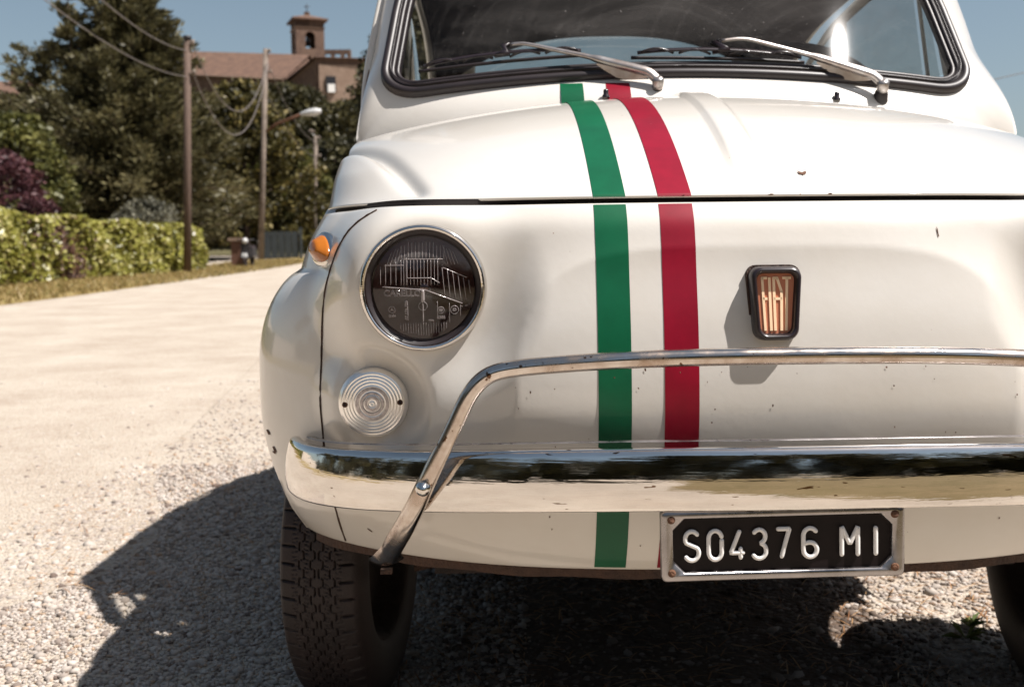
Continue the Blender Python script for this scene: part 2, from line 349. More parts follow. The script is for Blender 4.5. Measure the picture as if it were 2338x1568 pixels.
def curve3(pts, n):
    pts = np.asarray(pts, float); d = np.r_[0, np.cumsum(np.linalg.norm(np.diff(pts, axis=0), axis=1))]
    return cspline(d, pts)(np.linspace(0, d[-1], n))
def S(a, b, x):
    t = np.clip((np.asarray(x, float) - a) / (b - a), 0, 1); return t * t * (3 - 2 * t)
def lathe_arr(prof, n=48, axis='y', c=(0, 0, 0), close=False):
    """prof: (radius, along)"""
    prof = np.asarray(prof, float); a = np.linspace(0, 2 * math.pi, n, endpoint=False)
    r = prof[:, 0][:, None]; h = np.repeat(prof[:, 1][:, None], n, 1)
    if axis == 'y': P = np.stack([r * np.cos(a), h, r * np.sin(a)], -1)
    elif axis == 'x': P = np.stack([h, r * np.cos(a), r * np.sin(a)], -1)
    else: P = np.stack([r * np.cos(a), r * np.sin(a), h], -1)
    return (P + np.array(c)).reshape(-1, 3), grid_faces(len(prof), n, wrap_c=True)
def lathe(name, prof, mat, parent=None, n=48, axis='y', c=(0, 0, 0)):
    v, f = lathe_arr(prof, n, axis, c); return make(name, v, f, mat, parent)

# ================================================================== THE SETTING
def gz(x, y):
    x = np.asarray(x, float); y = np.asarray(y, float)
    g = 0.0003 * np.maximum(0, np.minimum(y, 50) - 4) ** 2 - 0.055 * (1 - S(4, 20, y))
    return g + 12.3 * S(52, 108, y) * (1 - S(-10, 14, x)) + 1.0 * S(60, 200, y)
gx = np.r_[-900, -500, -300, -180, -120, -90, np.arange(-70, 71, 2.0), 90, 120, 180, 300, 500, 900]
gy = np.r_[-900, -500, -300, -180, -120, -80, -60, np.arange(-44, 141, 2.0), 160, 200, 300, 500, 900]
GX, GY = np.meshgrid(gx, gy)
tag(grid('ground', np.stack([GX, GY, gz(GX, GY)], -1), 'road'), kind='structure')
def strip(name, left, right, ys, dz, mat):
    l = cspline([p[1] for p in left], [p[0] for p in left])(ys); r = cspline([p[1] for p in right], [p[0] for p in right])(ys)
    t = np.linspace(0, 1, 9)
    X = l[:, None] + (r - l)[:, None] * t[None]; Y = np.repeat(ys[:, None], 9, 1)
    return tag(grid(name, np.stack([X, Y, gz(X, Y) + dz], -1), mat), kind='structure')
ys = np.r_[np.arange(-40, 0.5, 2.0), np.arange(0.9, 12, 0.3), np.arange(12, 62, 1.0)]
left_edge = [(-7.6, -40), (-7.5, 0), (-7.5, 10), (-7.2, 14), (-7.2, 18), (-7.6, 25), (-7.75, 32), (-7.6, 40), (-6.5, 52), (-4, 62)]
strip('road', left_edge, [(-2.6, -40), (-2.0, 0.0), (-1.34, 0.95), (-1.22, 1.16), (-1.36, 2.05), (-1.58, 3.2), (-1.95, 6.4), (-2.6, 12.5), (-3.0, 20), (-3.2, 30), (-3.0, 40), (-2, 52), (0.5, 62)], ys, 0.004, 'road')
strip('verge', [(-14.5, -10), (-14, 8), (-12.2, 16), (-11.0, 21), (-10.3, 25), (-9.6, 32), (-9.8, 42), (-8.5, 54), (-7, 62)],
      [(-7.5, -10), (-7.45, 8), (-7.15, 16), (-7.3, 21), (-7.55, 25), (-7.7, 32), (-7.5, 42), (-6.2, 54), (-3.9, 62)], np.arange(-8, 60, 1.0), 0.010, 'verge')
strip('meadow', [(-0.6, -44), (-0.3, -20), (-0.15, -9), (-0.05, -4), (0.2, -1.6), (0.9, -0.75)], [(60, -44), (60, -20), (60, -9), (60, -4), (60, -1.6), (60, -0.75)], np.r_[np.arange(-44, -4, 1.0), np.arange(-4, -0.74, 0.15)], 0.004, 'meadow')
strip('hillside', [(-66, 54), (-66, 140)], [(6, 54), (0, 140)], np.arange(54, 140, 2.0), 0.05, 'hill')

# ================================================================== THE CAR
car = thing('vintage_car', (0, 0.54, -0.055), 'small ivory white vintage car with green and red stripes down its nose', 'car')
NEXP, DEP = 2.7, 0.40
zt = [0.24, 0.285, 0.30, 0.35, 0.40, 0.50, 0.60, 0.65, 0.70, 0.735, 0.80, 0.86]
Y0f = cspline([0.24, 0.285, 0.30, 0.35, 0.40, 0.45, 0.50, 0.55, 0.60, 0.66, 0.69, 0.71, 0.735, 0.80, 0.86],
              [0.075, 0.040, 0.030, 0.008, -0.006, -0.015, -0.0170, -0.0140, -0.0065, 0.0065, 0.0110, 0.0160, 0.034, 0.10, 0.16])
Wf = cspline(zt, [0.535, 0.556, 0.565, 0.588, 0.600, 0.605, 0.602, 0.594, 0.577, 0.560, 0.548, 0.540])
YR, DR = 2.86, 0.55
HL = (0.398, 0.633); SG = (0.4635, 0.4925)
def body_disp(X, Y, Z):
    """headlight pods, indicator pods, raised centre panel (X >= 0)"""
    r = np.hypot(X - HL[0], Z - HL[1]); wgt = (1 - S(0.074, 0.150, r)) * (1 - S(0.26, 0.40, Y))
    Y = Y * (1 - wgt) + 0.0365 * wgt
    r = np.hypot(X - SG[0], Z - SG[1]); wgt = (1 - S(0.040, 0.078, r)) * (1 - S(0.26, 0.40, Y))
    Y = Y * (1 - wgt) + 0.076 * wgt
    q = (np.abs(X / 0.298) ** 4 + np.abs(np.maximum(Z - 0.45, 0) / 0.236) ** 4) ** 0.25
    rise = np.where(q < 0.97, 1.0, np.clip((1.16 - q) / 0.19, 0, 1) ** 1.8)
    Y = Y - (0.0048 + 0.0042 * S(0.10, 0.28, X)) * rise * S(0.40, 0.50, Z) * (Y < 0.3)
    return Y
_th = np.linspace(0, math.pi / 2, 2000)
_ref = np.stack([0.6 * np.sin(_th) ** (2 / NEXP), DEP * (1 - np.cos(_th) ** (2 / NEXP))], 1)
_al = np.r_[0, np.cumsum(np.linalg.norm(np.diff(_ref, axis=0), axis=1))]
NF = 170
th_front = np.interp(np.linspace(0, _al[-1], NF), _al, _th)
def swell(Z):
    t = np.clip((0.652 - np.asarray(Z, float)) / 0.13, 0, 1) ** 1.15
    return np.sqrt(np.maximum(1 - (1 - t) ** 2, 0))
def flare(X, Y, Z):
    return 0.048 * swell(Z) * S(0.07, 0.30, Y)
def front_surface(th, Z):
    X = Wf(Z) * np.sin(th) ** (2 / NEXP); Y = Y0f(Z) + DEP * (1 - np.cos(th) ** (2 / NEXP))
    Yd = body_disp(X, Y, Z)
    return X + flare(X, Yd, Z), Yd
def nose_y(X, Z):
    """Y of the nose skin at (|X|, Z)"""
    X = np.abs(np.asarray(X, float)); Z = np.asarray(Z, float); out = np.zeros(np.broadcast(X, Z).shape)
    X, Z = np.broadcast_arrays(X, Z)
    it = np.nditer([X, Z], flags=['multi_index'])
    for x, z in it:
        xs, y_ = front_surface(_th[::10], float(z)); o = np.argsort(xs)
        out[it.multi_index] = np.interp(float(x), xs[o], y_[o])
    return out
def nose_y_fast(X, Z):
    X = np.abs(X); k = np.clip(X / Wf(Z), 0, 0.98)
    Y = Y0f(Z) + DEP * (1 - (1 - k ** NEXP) ** (1 / NEXP))
    return body_disp(X, Y, Z)

# --- hood edge curves are shared with the body
th_h = th_front[th_front < 1.36]
H0x = 0.556 * np.sin(th_h) ** (2 / NEXP); H0y = 0.034 + DEP * (1 - np.cos(th_h) ** (2 / NEXP)); H0z = np.full_like(H0x, 0.7400)
H1x = H0x * 0.972; H1y = 0.553 + 0.36 * H1x ** 2; H1z = 0.921 - 0.19 * H1x ** 2
def hood_pt(i_f, v):
    pass
def hood_arr(nv=110, half=True):
    v = np.linspace(0, 1, nv) ** 1.25
    V = v[:, None]
    X = H0x + (H1x - H0x) * V; Y = H0y + (H1y - H0y) * V
    Z = H0z + (H1z - H0z) * (1 - (1 - V) ** 1.9)
    Xc = cspline([0.0, 0.12, 0.2, 0.33, 0.5, 0.8], [0.372, 0.403, 0.430, 0.476, 0.555, 0.72])(Y)
    d = X - Xc
    Z = Z - 0.0120 * np.exp(-(np.where(d < 0, d / 0.008, d / 0.013)) ** 2) * S(0.0, 0.07, V) + 0.011 * S(-0.002, 0.035, d) * (1 - S(0.05, 0.13, d)) * S(0.0, 0.16, V)
    Z = Z + 0.0068 * (1 - S(0.016, 0.0235, np.abs(X))) * S(0.04, 0.16, Y)
    return X, Y, Z

# --- body shell: rows from sill to belt, columns round the plan curve (half), mirrored
side_y = np.linspace(0.40, YR - DR, 120)[1:]
th_rear = np.linspace(math.pi / 2, 0, 40)[1:]
ncol = NF + len(side_y) + len(th_rear)
refY = np.r_[DEP * (1 - np.cos(th_front) ** (2 / NEXP)), side_y, YR - DR * (1 - np.cos(th_rear) ** (2 / NEXP))]
hx, hy, hz = hood_arr()
edgeY, edgeZ = hy[:, -1], hz[:, -1]
ztop = np.where(refY < edgeY[0], 0.7295, np.interp(refY, np.r_[edgeY, 0.85, 1.2, 2.2, 2.6, 2.9], np.r_[edgeZ - 0.006, 0.862, 0.862, 0.84, 0.78, 0.70]))
AC, AR, AZ = 0.54, 0.305, 0.27
def arch(Y, c):
    return np.where(np.abs(Y - c) < AR, AZ + np.sqrt(np.maximum(AR ** 2 - (Y - c) ** 2, 0)), 0)
zbot = np.maximum(0.287 - 0.07 * S(0.25, 0.6, refY), np.maximum(arch(refY, AC), arch(refY, AC + 1.84)))
NR = 110
vv = np.linspace(0, 1, NR)
Zg = zbot[None] + (ztop - zbot)[None] * vv[:, None]
Xf, Yf_ = front_surface(th_front[None], Zg[:, :NF])
Zs = Zg[:, NF:NF + len(side_y)]
Ys = np.repeat(side_y[None], NR, 0); Xs = Wf(Zs) + flare(0, Ys, Zs)
off = (Y0f(Zs)) * (1 - S(0.40, 0.9, Ys)); Ysd = Ys + off
Zr = Zg[:, NF + len(side_y):]
Xr = (Wf(Zr) + 0.048 * swell(Zr)) * np.sin(th_rear)[None] ** (2 / NEXP); Yr = (YR - 0.25 * (Zr - 0.5) ** 2) - DR * (1 - np.cos(th_rear)[None] ** (2 / NEXP))
half = np.stack([np.c_[Xf, Xs, Xr], np.c_[Yf_, Ysd, Yr], Zg], -1)
# inward folds at the top edge (shut line) and bottom edge
def fold(row, dxy, dz):
    t = np.gradient(row, axis=0); nrm = np.stack([t[:, 1], -t[:, 0], 0 * t[:, 0]], -1); nrm /= np.maximum(np.linalg.norm(nrm, axis=1), 1e-9)[:, None]
    o = row - nrm * dxy; o[:, 2] += dz; o[0, 0] = 0; o[-1, 0] = 0; o[:, 0] = np.maximum(o[:, 0], 0); return o
half = np.concatenate([fold(half[0], 0.012, 0.004)[None], fold(half[0], 0.003, -0.0015)[None], half, fold(half[-1], 0.004, 0.0012)[None], fold(half[-1], 0.022, 0.0)[None]])
mir = half[:, :0:-1] * np.array([-1, 1, 1])
full = np.concatenate([mir[:, 1:] if False else mir, half], 1)
bf = grid_faces(*full.shape[:2]); fc = full.reshape(-1, 3)[bf].mean(1)
keep = ~((np.hypot(np.abs(fc[:, 0]) - HL[0], fc[:, 2] - HL[1]) < 0.0715) & (fc[:, 1] < 0.2))
body = make('body', full.reshape(-1, 3), bf[keep], 'paint', car)

# dark gasket behind the hood shut line, and dark skirt below the valance
th_g = np.linspace(-1, 1, 121)
gk = half[-2][:NF - 6]; gk = np.concatenate([gk[:0:-1] * np.array([-1, 1, 1]), gk])
up = gk.copy(); tt = np.gradient(gk, axis=0); nn = np.stack([tt[:, 1], -tt[:, 0], 0 * tt[:, 0]], -1); nn /= np.linalg.norm(nn, axis=1)[:, None]
g0 = gk - nn * 0.013; g1 = gk - nn * 0.013; g0[:, 2] -= 0.008; g1[:, 2] += 0.0080
grid('hood_gasket', np.stack([g0, g1]), 'gap', car)
lo = half[1][:NF - 38]; lo = np.concatenate([lo[:0:-1] * np.array([-1, 1, 1]), lo])
tt = np.gradient(lo, axis=0); nn = np.stack([tt[:, 1], -tt[:, 0], 0 * tt[:, 0]], -1); nn /= np.linalg.norm(nn, axis=1)[:, None]
w_ = 0.012 + 0.0012 * np.sin(np.arange(len(lo)) * 0.21) + 0.0006 * rng.random(len(lo))
a0 = lo - nn * 0.004; a1 = lo - nn * 0.003; a1[:, 2] -= w_; a2 = lo - nn * 0.05; a2[:, 2] -= w_ - 0.004
grid('valance_flange', np.stack([a0, a1, a2]), 'rust_dark', car)

# --- hood
hh = np.stack([hx, hy, hz], -1)
lip0 = hh[0].copy(); lip0[:, 2] -= 0.0035
tt = np.gradient(hh[0], axis=0); nn = np.stack([tt[:, 1], -tt[:, 0], 0 * tt[:, 0]], -1); nn /= np.linalg.norm(nn, axis=1)[:, None]
lipb = lip0 - nn * 0.012; lipb[:, 0] = np.maximum(lipb[:, 0], 0); lipb[0, 0] = 0
lipo = hh[0] + nn * 0.0015; lipo[:, 2] -= 0.002; lipo[0, 0] = 0
bk = hh[-1].copy(); bk[:, 2] -= 0.012
hh = np.concatenate([lipb[None], lip0[None], lipo[None], hh, bk[None]])
hfull = np.concatenate([hh[:, :0:-1] * np.array([-1, 1, 1]), hh], 1)
hood = grid('hood', hfull, 'paint', car)
def hood_z(X, Y):
    """height of the hood skin"""
    from_x = np.abs(X); out = np.zeros(np.shape(X))
    for idx in np.ndindex(np.shape(X)):
        x, y = from_x[idx], Y[idx]
        # columns are nearly constant x
        c = np.interp(x, hx[60], np.arange(hx.shape[1])); i = int(min(c, hx.shape[1] - 2)); f = c - i
        out[idx] = (1 - f) * np.interp(y, hy[:, i], hz[:, i]) + f * np.interp(y, hy[:, i + 1], hz[:, i + 1])
    return out
def hood_front(x):
    return np.interp(abs(x), hx[0], hy[0])

# --- windscreen surround (cowl, pillars), seal and glass
def ws_y(X, Z): return 0.600 + (Z - 0.955) * 0.62 + 0.30 * X ** 2
def rrect(n, rx, rz, ph=0):
    """unit rounded rectangle, counter-clockwise from bottom centre"""
    pts = []
    def arc(cx, cz, a0, a1, k=14):
        for a in np.linspace(a0, a1, k): pts.append((cx + rx * math.cos(a), cz + rz * math.sin(a)))
    pts.append((0, -1)); arc(1 - rx, -1 + rz, -math.pi / 2, 0); arc(1 - rx, 1 - rz, 0, math.pi / 2); arc(-1 + rx, 1 - rz, math.pi / 2, math.pi); arc(-1 + rx, -1 + rz, math.pi, 1.5 * math.pi); pts.append((0, -1))
    p = np.array(pts); d = np.r_[0, np.cumsum(np.linalg.norm(np.diff(p, axis=0), axis=1))]
    q = np.linspace(0, d[-1], n, endpoint=False)
    return np.stack([np.interp(q, d, p[:, 0]), np.interp(q, d, p[:, 1])], 1)
NW = 320
def ws_curve(inset, rx=0.15, rz=0.34, n=NW):
    u = rrect(n, rx, rz); a, b = u[:, 0], u[:, 1]
    Z = 1.105 + b * (0.158 - inset); hw = 0.520 - (Z - 0.975) * 0.15 - inset
    X = a * hw; Z = Z - 0.11 * X ** 2 * np.where(b < 0, -b, b) + np.where(b < 0, 0.016 * -b, 0)
    X = X + 0.010
    return X, Z
def ring(inset, out=0.0, rx=0.15, rz=0.34):
    X, Z = ws_curve(inset, rx, rz); return np.stack([X, ws_y(X, Z) - out * 0.81, Z + out * 0.58], -1)
u = rrect(NW, 0.05, 0.10)
a, b = u[:, 0], u[:, 1]
# outer edge: cowl shut line below, rain gutters at the sides, roof lip above
Zo = np.where(b < 0, 0, 0) + 1.105 + b * 0.195
wo_ = 0.582 - (Zo - 0.89) * 0.16
Xo = a * wo_
zb_ = 0.918 - 0.19 * Xo ** 2
k_ = S(-1.0, -0.2, b)
Zo = np.where(b < 0.0, zb_ + (Zo - 0.91) * (1.105 - zb_) / (1.105 - 0.91), Zo)
Yo_bot = 0.557 + 0.36 * Xo ** 2; Yo_side = 0.735 + (Zo - 0.89) * 0.46 - 0.12 * (1 - np.abs(a)); 
Yo = Yo_bot * (1 - k_) + np.maximum(Yo_side, ws_y(Xo, Zo) + 0.0) * k_
Xo = Xo + 0.026 * np.abs(a) ** 3 * S(-1.01, -0.97, b) + 0.012 * np.abs(a) ** 3 * (1 - S(-1.01, -0.97, b))
outer = np.stack([Xo, Yo, Zo], -1)
inner = ring(0.006)
rows = [outer + np.array([0, 0.004, -0.014]) * (b < -0.95)[:, None]]
for t in np.linspace(0, 1, 15):
    p = outer * (1 - t) + inner * t; bul = 4 * t * (1 - t) * 0.006
    p[:, 1] -= bul; p[:, 2] += bul * 0.4; rows.append(p)
cow = grid('windscreen_surround', np.stack(rows), 'paint', car, wrap_c=True)
def closed_sweep(path, prof):
    p = path; T = np.roll(p, -1, 0) - np.roll(p, 1, 0); T /= np.linalg.norm(T, axis=1)[:, None]
    N = np.array([0, -0.81, 0.58]); B = np.cross(T, N); B /= np.linalg.norm(B, axis=1)[:, None]
    prof = np.asarray(prof); P = p[:, None] + prof[None, :, 0, None] * B[:, None] + prof[None, :, 1, None] * N
    return P
# seal profile: outer roll, groove, inner rolls; a>0 outward
pr = []
for ca, cb, r_ in ((0.000, 0.005, 0.0085), (-0.0125, 0.0065, 0.0050), (-0.0215, 0.0050, 0.0045)):
    for t in np.linspace(0.05, math.pi - 0.05, 9): pr.append((ca + r_ * math.cos(t), cb + r_ * math.sin(t)))
pr = [(0.009, -0.004)] + pr + [(-0.028, -0.002)]
Pse = closed_sweep(ring(0.008), pr)
seal = grid('windscreen_seal', Pse, 'rubber', car, wrap_r=True)
gl0 = ring(0.030, -0.001)
cc = gl0.mean(0); rows = []
for t in np.linspace(0, 1, 12):
    q = gl0 * (1 - t) + cc * t; q[:, 1] = ws_y(q[:, 0], q[:, 2]); rows.append(q)
grid('windscreen', np.stack(rows), 'glass', car, wrap_c=True)
tube('seal_trim', np.r_[ring(0.0165, 0.0118), ring(0.0165, 0.0118)[:1]], 0.0011, 'rubber', seal, 6)

# rain gutters, roof, cabin sides
for s in (-1, 1):
    zz = np.linspace(0.884, 1.25, 30); gxp = s * (0.586 - (zz - 0.89) * 0.16); gyp = 0.742 + (zz - 0.89) * 0.46
    gxp[0] += -s * 0.006
    roof_tail = [(s * 0.514, 0.98, 1.268), (s * 0.505, 1.25, 1.268), (s * 0.50, 1.55, 1.24), (s * 0.50, 1.80, 1.17), (s * 0.51, 2.05, 1.05), (s * 0.53, 2.25, 0.92)]
    path = curve3(np.r_[np.stack([gxp, gyp, zz], -1)[::4], roof_tail], 90)
    path[:8, 0] -= s * 0.014 * (1 - np.linspace(0, 1, 8)) ** 1.5
    g = tube('rain_gutter', path, np.r_[np.linspace(0.003, 0.0085, 10), np.full(80, 0.0085)], 'paint', car, 10)
    v, f = tube_arr(path[2:8] + np.array([s * -0.003, -0.0075, 0.0]), [0.001, 0.003, 0.0035, 0.003, 0.002, 0.0008], 6); make('rust_patch', v, f, 'rust', g)
ry = np.linspace(0, 1, 40)
tail = curve3([(0.529, 0.905, 1.248), (0.514, 0.98, 1.268), (0.505, 1.25, 1.268), (0.50, 1.55, 1.24), (0.50, 1.80, 1.17), (0.51, 2.05, 1.05), (0.53, 2.25, 0.92), (0.55, 2.42, 0.80)], 40)
t_ = np.linspace(-1, 1, 41)
cen_z = np.interp(tail[:, 1], [0.905, 0.98, 1.25, 1.6, 1.9, 2.0, 2.25, 2.42], [1.300, 1.322, 1.330, 1.322, 1.300, 1.27, 1.00, 0.84])
crown = 1 - np.abs(t_) ** 2.6
front_pull = 0.10 * (1 - S(0, 0.25, ry))
RX = tail[:, 0][:, None] * t_; RY = tail[:, 1][:, None] - (front_pull[:, None] + 0 * t_) * (1 - t_ ** 2); RZ = tail[:, 2][:, None] + crown * (cen_z - tail[:, 2])[:, None]
rf = grid_faces(40, 41); fr_, fc_ = rf[:, 0] // 41, rf[:, 0] % 41
hole = (tail[fr_, 1] > 1.80) & (tail[fr_, 1] < 2.25) & (np.abs(fc_ - 19.5) < 15)
make('roof', np.stack([RX, RY, RZ], -1).reshape(-1, 3), rf[~hole], 'paint', car)
make('rear_window', (np.stack([RX, RY, RZ - 0.002], -1)).reshape(-1, 3), rf[hole], 'side_glass', car)
# engine deck behind the rear window
dk = np.stack([np.stack([0.54 * t_, 2.36 + 0 * t_, 0.80 + crown * 0.06], -1), np.stack([0.52 * t_, 2.58 + 0.05 * (1 - t_ ** 2), 0.78 + 0.03 * (1 - t_ ** 2)], -1), np.stack([0.45 * t_, 2.80 + 0.03 * (1 - t_ ** 2), 0.69 + 0 * t_], -1)])
grid('engine_lid', dk, 'paint', car)
def side_pt(s, Y, h, zb=0.858): 
    zt_ = np.interp(Y, [0.74, 0.905, 0.98, 1.25, 1.55, 1.80, 2.05, 2.25, 2.42], [0.885, 1.246, 1.265, 1.266, 1.238, 1.168, 1.05, 0.92, 0.86])
    z = zb + (zt_ - zb) * h; x = 0.556 - (z - 0.858) * 0.075
    return np.stack([s * x, Y + 0 * z, z], -1)
for s in (-1, 1):
    # A pillar / door frame / B pillar / quarter panel as frames round the windows
    brk = [(0.745, 0.912), (0.80, 0.955), (0.905, 0.975), (0.925, 0.995), (1.42, 1.40), (1.47, 1.45), (1.90, 1.80), (2.40, 2.05)]
    hb = [0.0, 0.06, 0.92, 1.0]
    j = Join()
    for i in range(7):
        for k in range(3):
            win = k == 1 and i in (1, 3, 5)
            if win: continue
            n_ = 6; m_ = 4
            hs_ = np.linspace(hb[k], hb[k + 1], m_); P = []
            for h in hs_:
                y0 = brk[i][0] + (brk[i][1] - brk[i][0]) * h; y1 = brk[i + 1][0] + (brk[i + 1][1] - brk[i + 1][0]) * h
                yy = np.linspace(y0, y1, n_); P.append(side_pt(s, yy, h))
            j.add(np.array(P), grid_faces(m_, n_, flip=s < 0))
    j.build('window_frame', 'paint', car, True)
    for i, nm in ((1, 'vent_window'), (3, 'door_window'), (5, 'quarter_window')):
        P = []
        for h in np.linspace(hb[1], hb[2], 5):
            y0 = brk[i][0] + (brk[i][1] - brk[i][0]) * h; y1 = brk[i + 1][0] + (brk[i + 1][1] - brk[i + 1][0]) * h
            p = side_pt(s, np.linspace(y0, y1, 6), h); p[:, 0] -= s * 0.006; P.append(p)
        grid(nm, np.array(P), 'side_glass', car)
    # door shut lines and handle
    for yy in (0.86, 1.46):
        zz = np.linspace(0.30 if yy > 1 else 0.50, 0.855, 20); xx = Wf(zz) + flare(0, np.full_like(zz, yy), zz)
        tube('door_gap', np.stack([s * (xx + 0.0005), np.full_like(zz, yy), zz], -1), 0.0022, 'gap', body, 6)
    xh = float(Wf(0.72)); j = Join().tube([(s * (xh + 0.004), 1.36, 0.74), (s * (xh + 0.028), 1.34, 0.742), (s * (xh + 0.030), 1.25, 0.742), (s * (xh + 0.004), 1.23, 0.74)], 0.008)
    j.build('door_handle', 'chrome', car, True)

# --- interior
j = Join()
t_ = np.linspace(-1, 1, 25)
dash = np.stack([np.stack([0.49 * t_, 0.635 + 0.075 * t_ ** 2, 0.940 - 0.03 * t_ ** 2], -1), np.stack([0.50 * t_, 0.77 + 0.03 * t_ ** 2, 0.950 - 0.02 * t_ ** 2], -1), np.stack([0.50 * t_, 0.81 + 0 * t_, 0.93 + 0 * t_], -1), np.stack([0.50 * t_, 0.80 + 0 * t_, 0.78 + 0 * t_], -1)])
grid('dashboard', dash, 'dash', car)
for s in (-1, 1):
    P = []
    for k, (y, z, hw) in enumerate([(1.10, 0.55, .19), (1.12, 0.66, .20), (1.30, 0.66, .20), (1.36, 0.80, .20), (1.42, 0.98, .19), (1.45, 1.08, .16), (1.47, 1.10, .12), (1.51, 1.08, .16), (1.50, .9, .19), (1.46, .55, .19)]):
        a_ = np.linspace(-1, 1, 9); P.append(np.stack([s * 0.26 + hw * a_, y + 0.03 * (a_ ** 2), z - 0.03 * a_ ** 4 + 0 * a_], -1))
    grid('seat', np.array(P), 'interior', car)
j = Join().box((0, 1.75, 0.86), (0.98, 0.12, 0.36)).box((0, 1.3, 0.42), (1.0, 1.7, 0.04)); j.build('rear_bench', 'interior', car)
grid('headlining', np.stack([RX * 0.97, RY + 0.01, RZ - 0.022], -1)[1:24], 'interior', car)
swc = np.array([0.30, 0.93, 0.925]); a_ = np.linspace(0, 2 * math.pi, 60)
e1 = np.array([1, 0, 0]); e2 = np.array([0, 0.42, 0.90])
rim_p = swc + 0.185 * (np.cos(a_)[:, None] * e1 + np.sin(a_)[:, None] * e2)
sw = tube('steering_wheel', rim_p, 0.009, 'black', car, 8, up=(0, -0.9, 0.42))
for ang in (0.25, math.pi - 0.25):
    d_ = math.cos(ang) * e1 + math.sin(ang) * e2
    tube('spoke', [swc, swc + d_ * 0.1, swc + d_ * 0.185], 0.006, 'plastic', sw, 6, up=(0, -0.9, 0.42))
tube('steering_column', [swc, swc + np.array([0, -0.12, -0.07]), swc + np.array([0, -0.25, -0.16])], 0.018, 'plastic', sw, 8)
mirr = Join().box((0.01, 0.83, 1.235), (0.19, 0.02, 0.045)); mirr.build('rear_view_mirror', 'plastic', car)

# --- stripes (thin vinyl bands laid on nose, hood and cowl)
def band(name, x0, x1, mat):
    xs = np.linspace(x0, x1, 9)
    zz = np.linspace(0.2895, 0.7290, 130)
    XX, ZZ = np.meshgrid(xs, zz); YY = nose_y_fast(XX, ZZ) - 0.0007
    o = grid(name, np.stack([XX, YY, ZZ], -1), mat, car)
    yf = np.array([hood_front(x) for x in xs]); v = np.linspace(0, 1, 70) ** 1.3
    ye = 0.551 + 0.36 * xs ** 2
    YY = yf[None] + (ye - yf)[None] * v[:, None]; XX = np.repeat(xs[None], 70, 0); ZZ = hood_z(XX, YY)
    dy = np.gradient(ZZ, axis=0) / np.maximum(np.gradient(YY, axis=0), 1e-6); nrm = np.stack([0 * dy, -dy, np.ones_like(dy)], -1); nrm /= np.linalg.norm(nrm, axis=-1)[..., None]
    P = np.stack([XX, YY, ZZ], -1) + nrm * 0.0009
    P = np.concatenate([P[:1] + np.array([0, -0.0012, -0.0035]), P])
    grid(name, P, mat, car)
    # on the cowl: between the shut line and the seal
    V = np.linspace(0.02, 1.0, 8); P = []
    for v_ in V:
        zc0 = 0.918 - 0.19 * xs ** 2; yc0 = 0.557 + 0.36 * xs ** 2; zc1 = np.full_like(xs, 0.963) - 0.10 * xs ** 2; yc1 = ws_y(xs, zc1)
        bul = 4 * v_ * (1 - v_) * 0.006
        P.append(np.stack([xs, yc0 * (1 - v_) + yc1 * v_ - bul - 0.0014, zc0 * (1 - v_) + zc1 * v_ + bul * 0.4 + 0.0014], -1))
    grid(name, np.array(P), mat, car)
band('green_stripe', -0.1955, -0.1575, 'green')
band('red_stripe', -0.1195, -0.0800, 'red')

# --- wing seams
for s in (-1, 1):
    P = []
    pts = cspline([0, 1, 2, 3, 4, 5, 6], np.array([(0.455, 0.727), (0.492, 0.703), (0.516, 0.66), (0.530, 0.60), (0.535, 0.50), (0.532, 0.40), (0.517, 0.291)]))(np.linspace(0, 6, 60))
    yy = nose_y(pts[:, 0], pts[:, 1])
    path = np.stack([s * pts[:, 0], yy - 0.0002, pts[:, 1]], -1)
    rad = 0.0013 + 0.0006 * rng.random(60)
    tube('wing_seam', path, rad, 'rust_dark', body, 6)

